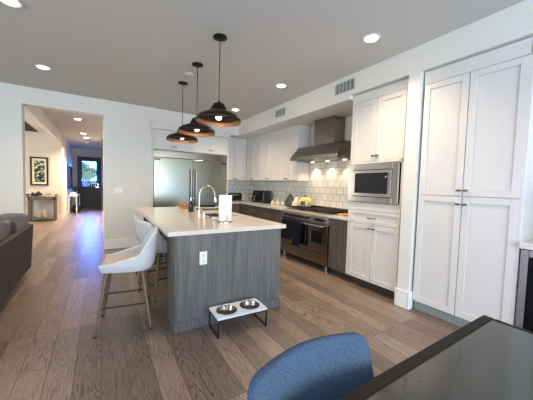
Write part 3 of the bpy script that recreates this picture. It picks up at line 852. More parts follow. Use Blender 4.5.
obj('back_riser', MB().box(WX-0.078, WX-0.03, RY0+0.005, RY1-0.005, 0.896, 0.985), 'steelh', t, bevel=0.003)
n = 3; gw = (RY1-RY0-0.05)/n
for i in range(n):
    a = RY0+0.025+i*gw; g = MB(); x0, x1 = RX+0.14, WX-0.10; z0, z1 = 0.938, 0.962
    for yy in (a+0.01, a+gw/2-0.006, a+gw-0.022): g.box(x0, x1, yy, yy+0.012, z0, z1)
    for xx in (x0, x0+0.13, (x0+x1)/2-0.006, x1-0.145, x1-0.012): g.box(xx, xx+0.012, a+0.01, a+gw-0.01, z0, z1)
    for yy in (a+0.01, a+gw-0.022):
        for xx in (x0, x1-0.012): g.box(xx, xx+0.012, yy, yy+0.012, 0.9185, z0)
    obj('grate', g, 'iron', t)
    for xx in (x0+0.135, x1-0.135):
        obj('burner', MB().lathe([(0, 0), (0.05, 0), (0.05, 0.012), (0.035, 0.014), (0.032, 0.024), (0, 0.026)], (xx, a+gw/2, 0.9185), 18), 'iron', t, smooth=True)
# towels on the oven handle: folded sheet draped front and back
def towel(y0, y1, zf, zb, label):
    def fn(u, v):
        y = y0 + (y1-y0)*v
        wv = 0.006*math.sin(v*9+y0*5)
        ln = (0.728-zf) + 0.05 + (0.728-zb)
        s = u*ln
        if s < 0.728-zf:
            z = zf + s; k = 1-s/(0.728-zf)
            return (RX-0.080-0.012*k + wv*k*1.4, y + 0.006*k*math.sin(v*7), z)
        s -= 0.728-zf
        if s < 0.05:
            a = PI*s/0.05
            return (RX-0.055-0.022*math.cos(a), y, 0.728+0.022*math.sin(a))
        s -= 0.05
        return (RX-0.031, y, 0.728-s)
    o = obj('dish_towel', MB().grid(fn, 26, 12), 'towel', solid=0.006, smooth=True)
    tag(o, label, 'towel', 'towels on the oven handle')
towel(3.715, 4.02, 0.39, 0.50, 'navy dish towel hanging on the oven handle nearest the island')
towel(3.475, 3.70, 0.31, 0.45, 'longer navy dish towel hanging on the right of the other one')

# --- hood -----------------------------------------------------------------------------------
t = thing('range_hood', 'stainless steel wedge hood with a square chimney above the range', 'range hood', (3.4, 3.52, 1.84))
HX0 = 3.11
mb = MB().prism([(HX0, 1.835), (WX-0.014, 1.835), (WX-0.014, 2.10), (3.30, 2.10), (HX0, 1.885)], 'y', 2.925, 4.128)
obj('canopy', mb, 'steelh', t, bevel=0.002, seg=1)
obj('chimney', MB().box(3.345, WX-0.014, 3.245, 3.735, 2.101, 2.566), 'steelh', t, bevel=0.002, seg=1)
obj('filter', MB().box(3.20, 3.56, 3.0, 4.05, 1.826, 1.834), 'filterm', t)
for y in (3.12, 3.52, 3.92):
    obj('lamp', MB().lathe([(0, 0), (0.033, 0), (0.036, 0.006), (0, 0.006)], (3.50, y, 1.819), 16), 'hoodlamp', t)
    l = bpy.data.lights.new('hood_light', 'SPOT'); l.energy = 7; l.color = (1, 0.76, 0.46); l.spot_size = 1.9; l.spot_blend = 0.9; l.shadow_soft_size = 0.03
    o = bpy.data.objects.new('hood_light', l); COL.objects.link(o); o.location = (3.50, y, 1.80)

# --- vents ------------------------------------------------------------------------------------
def vent(y0, y1, z0, z1, label):
    t = thing('air_vent', label, 'vent', (XR-0.004, (y0+y1)/2, (z0+z1)/2), 'soffit vents')
    mb = MB(); x0, x1 = XR-0.014, XR-0.001; f = 0.014
    mb.box(x0, x1, y0, y1, z0, z0+f).box(x0, x1, y0, y1, z1-f, z1).box(x0, x1, y0, y0+f, z0+f, z1-f).box(x0, x1, y1-f, y1, z0+f, z1-f)
    obj('frame', mb, 'vent', t)
    obj('backing', MB().box(XR-0.004, XR-0.0015, y0+f, y1-f, z0+f, z1-f), 'duct', t)
    s = MB(); n = 5
    for i in range(1, n): 
        zz = 0
        yy = y0+f+(y1-y0-2*f)*i/n
        s.box(x0-0.001, x1-0.004, yy-0.007, yy+0.007, z0+f, z1-f)
    n = 9
    for i in range(1, n):
        zz = z0+f+(z1-z0-2*f)*i/n
        s.box(x0+0.003, x1-0.005, y0+f, y1-f, zz-0.0025, zz+0.0025)
    obj('louvre', s, 'vent', t)
vent(4.07, 4.385, 2.675, 2.81, 'small square air vent high on the soffit beyond the hood')
vent(2.475, 2.825, 2.685, 2.835, 'wider air vent on the soffit above the white microwave tower')

# --- downlights ------------------------------------------------------------------------------------
def downlight(x, y, label, power=9, r=0.075, spot=True, group='recessed ceiling lights in the kitchen'):
    t = thing('ceiling_light', label, 'light', (x, y, ZC), group)
    obj('trim_ring', MB().lathe([(r-0.012, -0.001), (r+0.012, -0.001), (r+0.014, -0.004), (r+0.008, -0.009), (r-0.012, -0.007), (r-0.012, -0.001)], (x, y, ZC)), 'cantrim', t, smooth=True)
    obj('lens', MB().lathe([(0, -0.002), (r-0.013, -0.002), (r-0.013, -0.006), (0, -0.006)], (x, y, ZC)), 'can', t)
    l = bpy.data.lights.new('downlight', 'SPOT'); l.energy = power; l.color = (1, 0.76, 0.50); l.spot_size = 2.3; l.spot_blend = 0.9; l.shadow_soft_size = 0.06
    o = bpy.data.objects.new('downlight', l); COL.objects.link(o); o.location = (x, y, ZC-0.03)
downlight(-0.668, 3.268, 'recessed light cut by the top left corner', 40)
downlight(-0.668, 4.86, 'recessed light above the sofa, before the hall opening', 40)
downlight(2.383, 1.838, 'largest recessed light, nearest the tall white pantry', 62)
downlight(2.378, 3.45, 'recessed light near the hood and small vent', 62)
downlight(2.370, 5.073, 'small recessed light nearest the far kitchen corner', 62)
downlight(-0.48, 8.33, 'first recessed light inside the hall', 100, group='recessed lights in the hall')
downlight(-0.48, 10.75, 'second recessed light deeper in the hall', 220, group='recessed lights in the hall')
downlight(-0.43, 11.7, 'recessed light in the hall nearest the front door', 300, group='recessed lights in the hall')
l = bpy.data.lights.new('nook_light', 'SPOT'); l.energy = 45; l.color = (1, 0.80, 0.60); l.spot_size = 2.4; l.spot_blend = 0.9; l.shadow_soft_size = 0.06
o = bpy.data.objects.new('nook_light', l); COL.objects.link(o); o.location = (-2.0, 8.6, 2.85)
t = obj('smoke_detector', MB().lathe([(0, 0), (0.062, 0), (0.062, -0.012), (0.045, -0.026), (0, -0.028)], (1.074, 3.875, ZC-0.0005)), 'ceiling', smooth=True)
tag(t, 'round white detector on the ceiling between the pendants', 'smoke detector')
t = obj('smoke_detector', MB().lathe([(0, 0), (0.07, 0), (0.07, -0.02), (0.05, -0.04), (0, -0.045)], (-0.47, 12.95, ZC-0.0005)), 'trim', smooth=True)
tag(t, 'small detector on the hall ceiling before the front door', 'smoke detector')
t = obj('return_grille', MB().box(-2.6, -1.72, 9.6, 11.38, ZC-0.014, ZC-0.0005), 'duct')
tag(t, 'dark panel in the nook ceiling above the framed picture', 'grille')

# --- pendants -----------------------------------------------------------------------------------------
def pendant(x, y, label):
    t = thing('pendant_light', label, 'pendant light', (x, y, ZC), 'pendants over the island')
    obj('canopy', MB().lathe([(0, -0.001), (0.072, -0.001), (0.074, -0.012), (0.05, -0.020), (0, -0.022)], (x, y, ZC)), 'black', t, smooth=True)
    obj('cord', MB().cone((x, y, ZC-0.02), (x, y, 2.225), 0.0045, seg=8), 'black', t, smooth=True)
    obj('socket', MB().lathe([(0, 2.235), (0.012, 2.232), (0.018, 2.220), (0.026, 2.212), (0.052, 2.204), (0.066, 2.190), (0.070, 2.176), (0.064, 2.172), (0, 2.172)], (x, y, 0)), 'bronze', t, smooth=True)
    prof_o = [(0.062, 2.174), (0.076, 2.168), (0.082, 2.155), (0.084, 2.138), (0.094, 2.126), (0.130, 2.112), (0.175, 2.094), (0.210, 2.074), (0.230, 2.054), (0.236, 2.040), (0.2365, 2.010)]
    obj('shade', MB().lathe(prof_o, (x, y, 0), 48), 'bronze', t, smooth=True, solid=0.003)
    prof_i = [(0.220, 2.058), (0.226, 2.052), (0.2318, 2.038), (0.2330, 2.011)]
    obj('lining', MB().lathe(prof_i, (x, y, 0), 48), 'copper', t, smooth=True)
    obj('bulb', MB().lathe([(0, 2.035), (0.018, 2.038), (0.030, 2.052), (0.032, 2.070), (0.022, 2.096), (0.013, 2.112), (0.013, 2.17), (0, 2.17)], (x, y, 0), 20), 'bulb', t, smooth=True)
    l = bpy.data.lights.new('pendant_bulb', 'POINT'); l.energy = 0.9; l.color = (1, 0.72, 0.42); l.shadow_soft_size = 0.04
    o = bpy.data.objects.new('pendant_bulb', l); COL.objects.link(o); o.location = (x, y, 2.015)
pendant(1.078, 2.727, 'nearest and largest-looking dark metal pendant over the island')
pendant(1.082, 3.504, 'middle of the three dark metal pendants over the island')
pendant(1.090, 4.270, 'farthest dark metal pendant, lowest in view before the refrigerator')

# --- switch --------------------------------------------------------------------------------------------
t = thing('light_switch', 'white triple light switch plate on the wall by the hall opening', 'light switch', (0.303, YB, 1.176))
obj('plate', MB().box(0.225, 0.390, YB-0.007, YB-0.0005, 1.115, 1.235), 'trim', t, bevel=0.002)
for i in range(3):
    obj('rocker', MB().box(0.245+i*0.046, 0.278+i*0.046, YB-0.011, YB-0.0075, 1.140, 1.210), 'white', t, bevel=0.001)

# --- counter objects --------------------------------------------------------------------------------------
t = thing('toaster', 'black glossy toaster with a chrome lever on the corner worktop', 'toaster', (3.4, 5.65, 0.921))
mb = MB().prism([(5.40, 0.935), (5.40, 1.20), (5.42, 1.225), (5.87, 1.225), (5.93, 1.19), (5.97, 0.935)], 'x', 3.30, 3.52)
obj('body', mb, 'blackg', t, bevel=0.012)
obj('base', MB().box(3.31, 3.51, 5.41, 5.96, 0.921, 0.934), 'black', t)
obj('lever', MB().tube([(3.285, 5.83, 0.97), (3.285, 5.80, 1.06), (3.285, 5.74, 1.09)], 0.014).box(3.285, 3.299, 5.81, 5.85, 0.96, 1.0), 'chrome', t, smooth=True)
t = thing('toaster_oven', 'black toaster oven on the back worktop beside the refrigerator', 'toaster oven', (3.05, 6.45, 0.921))
obj('body', MB().box(2.86, 3.21, 6.35, 6.60, 0.934, 1.125), 'black', t, bevel=0.008)
obj('door_glass', MB().box(2.88, 3.12, 6.343, 6.349, 0.955, 1.095), 'blackg', t)
obj('handle', MB().tube([(2.90, 6.325, 1.085), (3.10, 6.325, 1.085)], 0.007).cone((2.91, 6.325, 1.085), (2.91, 6.345, 1.085), 0.005).cone((3.09, 6.325, 1.085), (3.09, 6.345, 1.085), 0.005), 'chrome', t, smooth=True)
for z in (0.975, 1.03, 1.085):
    obj('knob', MB().cone((3.165, 6.349, z), (3.165, 6.332, z), 0.016), 'chrome', t, smooth=True)
for x in (2.88, 3.19):
    for y in (6.37, 6.58): obj('foot', MB().cone((x, y, 0.921), (x, y, 0.934), 0.012, seg=8), 'black', t)
t = thing('utensil_crock', 'small steel crock of utensils between the toaster oven and toaster', 'crock', (3.40, 6.18, 0.921))
obj('pot', MB().lathe([(0, 0), (0.05, 0), (0.055, 0.01), (0.055, 0.13), (0.050, 0.13), (0.050, 0.02), (0, 0.02)], (3.40, 6.18, 0.921)), 'steel', t, smooth=True)
for dx, dy, m_ in ((0.02, 0.03, 'cream'), (-0.02, -0.03, 'chrome'), (0.0, 0.0, 'rust')):
    obj('utensil', MB().tube([(3.40+dx*0.5, 6.18+dy*0.5, 0.95), (3.40+dx*1.4, 6.18+dy*1.4, 1.12)], 0.006).ball((3.40+dx*1.6, 6.18+dy*1.6, 1.14), 0.022, 0.014, 0.03), m_, t, smooth=True)
cups = ((3.36, 5.07), (3.42, 4.96), (3.36, 4.86), (3.41, 4.75))
for i, (x, y) in enumerate(cups):
    lb = ('small cream jar farthest from the range, nearest the toaster', 'second small cream jar from the toaster', 'third small cream jar from the toaster', 'small cream jar standing nearest the dark pear vase')[i]
    o = obj('jar', MB().lathe([(0, 0), (0.030, 0), (0.042, 0.015), (0.043, 0.045), (0.028, 0.065), (0.014, 0.075), (0.016, 0.088), (0.008, 0.098), (0, 0.099)], (x, y, 0.921), 18), 'cream', smooth=True)
    tag(o, lb, 'jar', 'small cream jars')
PR = [(0, 0), (0.075, 0), (0.105, 0.03), (0.112, 0.07), (0.10, 0.12), (0.070, 0.165), (0.050, 0.21), (0.036, 0.24), (0.015, 0.255), (0, 0.257)]
t = thing('pear_ornament', 'large dark grey-green ceramic pear beside the range', 'ornament', (3.40, 4.47, 0.921))
obj('fruit', MB().lathe([(r*1.05, z*1.02) for r, z in PR], (3.40, 4.47, 0.921)), 'pear', t, smooth=True)
obj('stem', MB().tube([(3.40, 4.47, 1.18), (3.395, 4.465, 1.20), (3.385, 4.45, 1.212)], 0.006), 'nickel', t, smooth=True)
t = thing('pear_ornament', 'smaller pale pink ceramic pear between the dark pear and yellow pot', 'ornament', (3.37, 4.215, 0.921))
obj('fruit', MB().lathe([(r*0.85, z*0.86) for r, z in PR], (3.37, 4.215, 0.921)), 'pinkgourd', t, smooth=True)
obj('stem', MB().tube([(3.37, 4.215, 1.14), (3.37, 4.21, 1.165), (3.36, 4.20, 1.18)], 0.008), 'nickel', t, smooth=True)
t = thing('cooking_pot', 'yellow enamel pot with lid on the back of the range', 'pot', (3.36, 3.93, 0.962))
obj('body', MB().lathe([(0, 0), (0.09, 0), (0.120, 0.02), (0.134, 0.07), (0.131, 0.125), (0.127, 0.13), (0, 0.13)], (3.36, 3.93, 0.963), 32), 'potcream', t, smooth=True)
obj('lid', MB().lathe([(0.134, 0.131), (0.132, 0.142), (0.09, 0.168), (0.03, 0.18), (0, 0.181)], (3.36, 3.93, 0.963), 32), 'yellow', t, smooth=True)
obj('knob', MB().lathe([(0, 0.18), (0.014, 0.18), (0.012, 0.195), (0.026, 0.212), (0.02, 0.225), (0, 0.228)], (3.36, 3.93, 0.963), 16), 'nickel', t, smooth=True)
for s in (-1, 1):
    obj('handle', MB().tube([(3.36-0.03, 3.93+s*0.125, 1.06), (3.36-0.028, 3.93+s*0.162, 1.068), (3.36+0.028, 3.93+s*0.162, 1.068), (3.36+0.03, 3.93+s*0.125, 1.06)], 0.009), 'yellow', t, smooth=True)
obj('painted_patch', MB().grid(lambda u, v: (3.36-0.1355*math.cos((u-0.5)*0.7+0.5), 3.93-0.1355*math.sin((u-0.5)*0.7+0.5), 1.00+0.07*v), 8, 2), 'pear', t, smooth=True)
t = thing('cutting_board', 'amber wooden board lying on the short worktop by the range', 'cutting board', (3.35, 2.80, 0.921))
obj('board', MB().box(3.16, 3.52, 2.70, 2.90, 0.921, 0.943), 'orange', t, bevel=0.006)
obj('grip', MB().box(3.52, 3.58, 2.78, 2.82, 0.923, 0.941), 'orange', t, bevel=0.006)
t = thing('wall_hook', 'small dark hook on the tiles beside the white tower', 'hook', (WX-0.012, 2.62, 1.5))
obj('plate', MB().cone((WX-0.013, 2.72, 1.50), (WX-0.022, 2.72, 1.50), 0.03), 'nickel', t, smooth=True)
obj('arm', MB().tube([(WX-0.02, 2.72, 1.50), (WX-0.07, 2.72, 1.50), (WX-0.09, 2.72, 1.53)], 0.009), 'nickel', t, smooth=True)

# --- pet feeder ---------------------------------------------------------------------------------------
t = thing('pet_feeder', 'low black metal pet feeder stand with a white top before the island', 'pet feeder', (1.10, 2.20, 0))
fa = math.radians(-2.5)
def FR(px, py, pz):
    c, s = math.cos(fa), math.sin(fa); return (1.105+px*c-py*s, 2.205+px*s+py*c, pz)
bx0, bx1, by0, by1 = -0.245, 0.245, -0.125, 0.125
def fbox(mb, x0, x1, y0, y1, z0, z1):
    v = [mb.bm.verts.new(FR(*p)) for p in ((x0, y0, z0), (x1, y0, z0), (x1, y1, z0), (x0, y1, z0), (x0, y0, z1), (x1, y0, z1), (x1, y1, z1), (x0, y1, z1))]
    for f in ((0, 3, 2, 1), (4, 5, 6, 7), (0, 1, 5, 4), (1, 2, 6, 5), (2, 3, 7, 6), (3, 0, 4, 7)): mb.bm.faces.new([v[i] for i in f])
# top board with two round holes
bm_top = MB()
def plate_with_holes(mb, z):
    pass
HR = 0.088; hc = (-0.118, 0.118); nseg = 32
for sgn, zz in ((1, 0.178), (-1, 0.162)):
    for cx in hc:
        x0, x1 = (bx0, 0) if cx < 0 else (0, bx1)
        inner = []; outer = []
        for i in range(nseg):
            a = 2*PI*i/nseg; ca, sa = math.cos(a), math.sin(a)
            inner.append(bm_top.bm.verts.new(FR(cx+HR*ca, HR*sa, zz)))
            k = min(((x1-cx)/ca if ca > 1e-6 else 1e9), ((x0-cx)/ca if ca < -1e-6 else 1e9), (by1/sa if sa > 1e-6 else 1e9), (by0/sa if sa < -1e-6 else 1e9))
            outer.append(bm_top.bm.verts.new(FR(cx+k*ca, k*sa, zz)))
        for i in range(nseg):
            j = (i+1) % nseg
            bm_top.bm.faces.new((inner[i], inner[j], outer[j], outer[i]))
fbox(bm_top, bx0, bx1, by0-0.001, by0, 0.162, 0.178); fbox(bm_top, bx0, bx1, by1, by1+0.001, 0.162, 0.178)
fbox(bm_top, bx0-0.001, bx0, by0, by1, 0.162, 0.178); fbox(bm_top, bx1, bx1+0.001, by0, by1, 0.162, 0.178)
obj('top_board', bm_top, 'feeder', t)
fr = MB(); w = 0.012
for x in (bx0, bx1-w):
    for y in (by0, by1-w): fbox(fr, x, x+w, y, y+w, 0, 0.161)
    fbox(fr, x, x+w, by0, by1, 0, w)
    fbox(fr, x, x+w, by0, by1, 0.149, 0.161)
for y in (by0, by1-w): fbox(fr, bx0, bx1, y, y+w, 0.149, 0.161)
obj('stand_frame', fr, 'black', t)
for cx, m_, nm, lb in ((hc[0], 'kibble', 'food', 'steel pet bowl with brown kibble, left in the white feeder'), (hc[1], 'water', 'water', 'steel pet bowl of water, right in the white feeder')):
    p = FR(cx, 0, 0)
    b = thing('pet_bowl', lb, 'bowl', (p[0], p[1], 0.13), 'bowls in the pet feeder')
    obj('bowl', MB().lathe([(0.055, 0.135), (0.062, 0.130), (0.080, 0.165), (0.086, 0.183), (0.096, 0.1835), (0.097, 0.181), (0.084, 0.178)], (p[0], p[1], 0), 40), 'bowlsteel', b, smooth=True)
    obj(nm, MB().lathe([(0, 0.158 if m_ == 'kibble' else 0.150), (0.04, 0.155 if m_ == 'kibble' else 0.150), (0.068, 0.148), (0.062, 0.136), (0, 0.134)], (p[0], p[1], 0), 28), m_, b, smooth=True)

# --- bar stools --------------------------------------------------------------------------------------------
def make_stool(label):
    t = thing('bar_stool', label, 'bar stool', (0, 0, 0), 'bar stools along the island')
    # local: faces -Y, back at +Y
    # shell path: rounded U of the rim from the front left round the back to the front right
    W, D0, D1 = 0.225, -0.20, 0.235
    def path(u):
        # u in 0..1 ; straight side, arc, back, arc, side
        L1 = 0.34; r = 0.115; La = r*PI/2; Lb = 2*(W-r); tot = 2*L1+2*La+Lb
        s = u*tot
        yb = D1-r
        if s < L1: k = s/L1; return (-W*(0.80+0.20*math.sin(k*PI/2)), D0 + (yb-D0)*k)
        s -= L1
        if s < La: a = PI - s/r; return (-W+r+r*math.cos(a), yb + r*math.sin(a))
        s -= La
        if s < Lb: return (-W+r+s, D1)
        s -= Lb
        if s < La: a = PI/2 - s/r; return (W-r+r*math.cos(a), yb + r*math.sin(a))
        s -= La
        k = 1 - s/L1; return (W*(0.80+0.20*math.sin(k*PI/2)), D0 + (yb-D0)*k)
    def rim(x, y):
        k = max(0, min(1, (y-D0)/(D1-D0)))
        if k < 0.15: return 0.622
        if k < 0.72: return 0.622 + 0.078*(k-0.15)/0.57
        q = (k-0.72)/0.28
        return 0.700 + 0.205*(q*0.55 + 0.45*(1-(1-q)**2))
    def shell(u, v):
        x, y = path(u)
        zt = rim(x, y); zb = 0.548
        z = zb + (zt-zb)*v
        fl = 0.88 + 0.12*min(1, (z-zb)/0.06)
        hgt = max(0, z-0.60)
        return (x*fl*(1-0.25*hgt*(1 if y > 0.1 else 0.2)), y*fl + (0.10*hgt*max(0, min(1, y/0.1))), z)
    sh = obj('shell', MB().grid(shell, 60, 10), 'stoolfab', t, smooth=True, solid=0.030, subsurf=1)
    # underside pan
    pan = MB()
    ring = [path(i/40) for i in range(41)]
    n = len(ring)
    A = [pan.bm.verts.new((x*0.86, y*0.86, 0.550)) for x, y in ring]
    B = [pan.bm.verts.new((x*0.95, y*0.95, 0.588)) for x, y in ring]
    for i in range(n):
        j = (i+1) % n
        pan.bm.faces.new((A[i], A[j], B[j], B[i]))
    pan.bm.faces.new(A[::-1]); pan.bm.faces.new(B)
    obj('seat_pan', pan, 'stoolfab', t, smooth=True, bevel=0.01)
    cu = MB()
    lv = [(0.88, 0.589), (0.925, 0.604), (0.90, 0.614), (0.70, 0.618), (0.0, 0.620)]
    rings = []
    for k, z in lv[:-1]: rings.append([cu.bm.verts.new((x*k, y*k-0.004, z)) for x, y in ring])
    for P, Q in zip(rings, rings[1:]):
        for i in range(n):
            j = (i+1) % n; cu.bm.faces.new((P[i], P[j], Q[j], Q[i]))
    c = cu.bm.verts.new((0, 0, 0.620))
    for i in range(n): cu.bm.faces.new((rings[-1][i], rings[-1][(i+1) % n], c))
    obj('cushion', cu, 'stoolseat', t, smooth=True)
    top = 0.548
    feet = {}
    for sx in (-1, 1):
        for sy in (-1, 1):
            p0 = Vector((sx*0.135, sy*0.14, top)); p1 = Vector((sx*0.205, sy*0.22, 0.0))
            feet[sx, sy] = (p0, p1)
            leg = obj('leg', MB().cone(p0, p0.lerp(p1, 0.975), 0.019, 0.0125, 14), 'legwood', t, smooth=True)
            obj('foot_cap', MB().cone(p0.lerp(p1, 0.975), p1, 0.0135, 0.0125, 12), 'black', leg, smooth=True)
    def at(k, z):
        p0, p1 = feet[k]; return p0.lerp(p1, (top-z)/top)
    for sx in (-1, 1):
        obj('stretcher', MB().tube([at((sx, -1), 0.235), at((sx, 1), 0.235)], 0.008, 8), 'black', t, smooth=True)
    obj('stretcher', MB().tube([at((-1, 1), 0.16), at((1, 1), 0.16)], 0.008, 8), 'black', t, smooth=True)
    return t
s0 = make_stool('nearest pale grey bar stool, turned away from the island')
s0.location = (0.203, 2.785, 0); s0.rotation_euler = (0, 0, math.radians(-99))
dup(s0, (0.665, 3.36, 0), math.radians(106), 'middle bar stool, only its back showing behind the nearest stool')
dup(s0, (0.650, 3.98, 0), math.radians(88), 'farthest pale grey bar stool, nearest the wall with the light switch')

# --- dining table ---------------------------------------------------------------------------------------------
t = thing('dining_table', 'dark dining table with a glossy grey top, at lower right', 'dining table', (0.6, 0, 0))
tx0, tx1, ty0, ty1 = -0.35, 1.567, -0.55, 0.492
bd = 0.045
mb = MB()
mb.box(tx0, tx1, ty1-bd, ty1, 0.705, 0.75).box(tx0, tx1, ty0, ty0+bd, 0.705, 0.75)
mb.box(tx0, tx0+bd, ty0+bd, ty1-bd, 0.705, 0.75).box(tx1-0.030, tx1, ty0+bd, ty1-bd, 0.705, 0.75)
obj('frame', mb, 'tablewood', t, bevel=0.006)
obj('tabletop', MB().box(tx0+bd, tx1-0.030, ty0+bd, ty1-bd, 0.715, 0.7485), 'tabletop', t)
obj('apron', MB().box(tx0+0.1, tx1-0.1, ty1-0.12, ty1-0.10, 0.62, 0.704).box(tx0+0.1, tx1-0.1, ty0+0.10, ty0+0.12, 0.62, 0.704), 'tablewood', t)
for x in (tx0+0.08, tx1-0.15):
    for y in (ty0+0.08, ty1-0.15):
        obj('leg', MB().box(x, x+0.07, y, y+0.07, 0, 0.704), 'tablewood', t, bevel=0.004)

# --- dining chair -------------------------------------------------------------------------------------------------
t = thing('dining_chair', 'dining chair in blue woven fabric tucked under the dark table', 'dining chair', (0.54, 0.50, 0))
cxm = 0.574
def back(u, v):
    s = (u-0.5)*2                         # -1..1 across
    z0 = 0.47; z1 = 0.822 - 0.012*max(0, -s)
    if abs(s) > 0.86: z1 -= 0.040*((abs(s)-0.86)/0.14)**2
    z = z0 + (z1-z0)*v
    hw = 0.212 + 0.031*v
    return (cxm + s*hw, 0.515 + 0.12*v - 0.060*s*s + 0.02, z)
obj('backrest', MB().grid(back, 28, 14), 'chairfab', t, smooth=True, solid=0.045, subsurf=1)
seat = MB().box(cxm-0.225, cxm+0.225, 0.03, 0.53, 0.42, 0.49)
obj('seat', seat, 'chairfab', t, bevel=0.03, seg=4, smooth=True)
for sx in (-1, 1):
    for y, yb in ((0.08, 0.04), (0.48, 0.56)):
        obj('leg', MB().cone((cxm+sx*0.18, y, 0.425), (cxm+sx*0.21, yb, 0), 0.018, 0.012), 'black', t, smooth=True)

# --- sofa -------------------------------------------------------------------------------------------------------------
t = thing('sofa', 'brown-grey upholstered sofa seen from behind at the left edge', 'sofa', (-1.4, 3.8, 0))
SX = -0.775
obj('back', MB().prism([(SX-0.065, 0.10), (SX-0.03, 0.70), (SX-0.045, 0.715), (SX-0.16, 0.715), (SX-0.26, 0.42), (SX-0.26, 0.10)], 'y', 2.3, 4.90), 'sofafab', t, bevel=0.018, seg=3, smooth=True)
obj('base', MB().box(-1.78, SX-0.262, 2.3, 4.90, 0.10, 0.40), 'sofafab', t, bevel=0.02, smooth=True)
obj('arm', MB().box(-1.80, SX-0.265, 4.905, 5.10, 0.10, 0.62), 'sofafab', t, bevel=0.04, seg=4, smooth=True)
def cushion(mb, c, r, rot=0):
    n, m2 = 14, 10
    base = bmesh.ops.create_uvsphere(mb.bm, u_segments=24, v_segments=14, radius=1)
    for v in base['verts']:
        p = v.co.copy()
        q = Vector([math.copysign(abs(a)**0.42, a) for a in p])
        q = Vector((q.x*r[0], q.y*r[1], q.z*r[2]))
        q.x += 0.012*math.sin(q.y*17+q.z*9)
        q = Matrix.Rotation(rot, 3, 'Y') @ q
        v.co = q + Vector(c)
for y, w in ((2.72, 0.42), (3.58, 0.43), (4.46, 0.43)):
    mb = MB(); cushion(mb, (SX-0.20, y, 0.675), (0.135, w, 0.215), 0.06); obj('back_cushion', mb, 'sofaleather', t, smooth=True)
for y, w in ((2.95, 0.62), (4.24, 0.62)):
    mb = MB(); cushion(mb, (SX-0.72, y, 0.455), (0.34, w, 0.075)); obj('seat_cushion', mb, 'sofaleather', t, smooth=True)
for x in (SX-0.17, -1.70):
    for y in (2.40, 4.80): obj('leg', MB().cone((x, y, 0.10), (x, y, 0), 0.025, 0.018), 'black', t, smooth=True)

# --- nook: picture, console -----------------------------------------------------------------------------------------------
t = thing('framed_picture', 'black framed green and black print above the console', 'picture', (-1.705, HY, 1.61))
mb = MB(); x0, x1, z0, z1 = -1.935, -1.475, 1.145, 2.075; yy0, yy1 = HY-0.035, HY-0.001; f = 0.045
mb.box(x0, x0+f, yy0, yy1, z0, z1).box(x1-f, x1, yy0, yy1, z0, z1).box(x0+f, x1-f, yy0, yy1, z0, z0+f).box(x0+f, x1-f, yy0, yy1, z1-f, z1)
obj('frame', mb, 'darkframe', t)
obj('mat', MB().box(x0+f, x1-f, HY-0.015, HY-0.002, z0+f, z1-f), 'matboard', t)
obj('print', MB().box(x0+f+0.06, x1-f-0.05, HY-0.018, HY-0.0155, z0+f+0.07, z1-f-0.07), 'art', t)
t = thing('console_table', 'weathered wood console table under the framed picture', 'console table', (-1.6, 11.15, 0))
x0, x1, y0, y1 = -1.945, -1.255, 11.00, 11.34
obj('tabletop', MB().box(x0-0.03, x1+0.03, y0-0.02, y1, 0.765, 0.80), 'rust', t, bevel=0.004)
obj('rail', MB().box(x0, x1, y0, y0+0.02, 0.68, 0.76), 'rust', t)
obj('lower_shelf', MB().box(x0, x1, y0, y1, 0.085, 0.115), 'rust', t)
for x in (x0, x1-0.05):
    for y in (y0, y1-0.05): obj('leg', MB().box(x, x+0.05, y, y+0.05, 0, 0.764), 'rust', t)
for x in (x0-0.03, x1-0.005): obj('tray_end', MB().box(x, x+0.03, y0-0.02, y1, 0.801, 0.88), 'rust', t)
obj('back_panel', MB().box(x0+0.05, x1-0.05, y1-0.012, y1-0.002, 0.12, 0.67), 'greyboard', t)
t = obj('driftwood_sculpture', MB().tube([(-1.87, 11.15, 0.83), (-1.83, 11.13, 0.90), (-1.77, 11.15, 0.87), (-1.70, 11.16, 0.93), (-1.64, 11.14, 0.86), (-1.60, 11.15, 0.84)], [0.03, 0.05, 0.035, 0.05, 0.04, 0.015], 8).ball((-1.76, 11.15, 0.845), 0.10, 0.05, 0.043), 'darkframe', smooth=True)
tag(t, 'dark knotted sculpture on the left of the console', 'sculpture')
for i, x in enumerate((-1.50, -1.41)):
    t = thing('succulent_pot', ('small potted succulent left of its twin on the console', 'small potted succulent at the right end of the console')[i], 'potted plant', (x, 11.12, 0.801), 'small pots on the console')
    obj('pot', MB().lathe([(0, 0), (0.028, 0), (0.035, 0.05), (0.030, 0.05), (0, 0.045)], (x, 11.12, 0.801), 14), 'cream', t, smooth=True)
    lf = MB()
    for k in range(9):
        a = k*2.4; r = 0.035
        lf.cone((x, 11.12, 0.845), (x+r*math.cos(a), 11.12+r*math.sin(a), 0.865+0.012*(k % 3)), 0.012, 0.002, 6)
    obj('leaves', lf, 'green', t)
for i, (x, h) in enumerate(((-1.68, 0.20), (-1.53, 0.22))):
    t = obj('basket', MB().lathe([(0, 0), (0.055, 0), (0.072, h*0.5), (0.058, h), (0.050, h), (0.062, h*0.5), (0, 0.02)], (x, 11.15, 0.116), 18), 'wicker', smooth=True)
    tag(t, ('pale wicker vase on the left of the console lower shelf', 'pale wicker vase on the right of the console lower shelf')[i], 'vase', 'vases on the lower shelf')

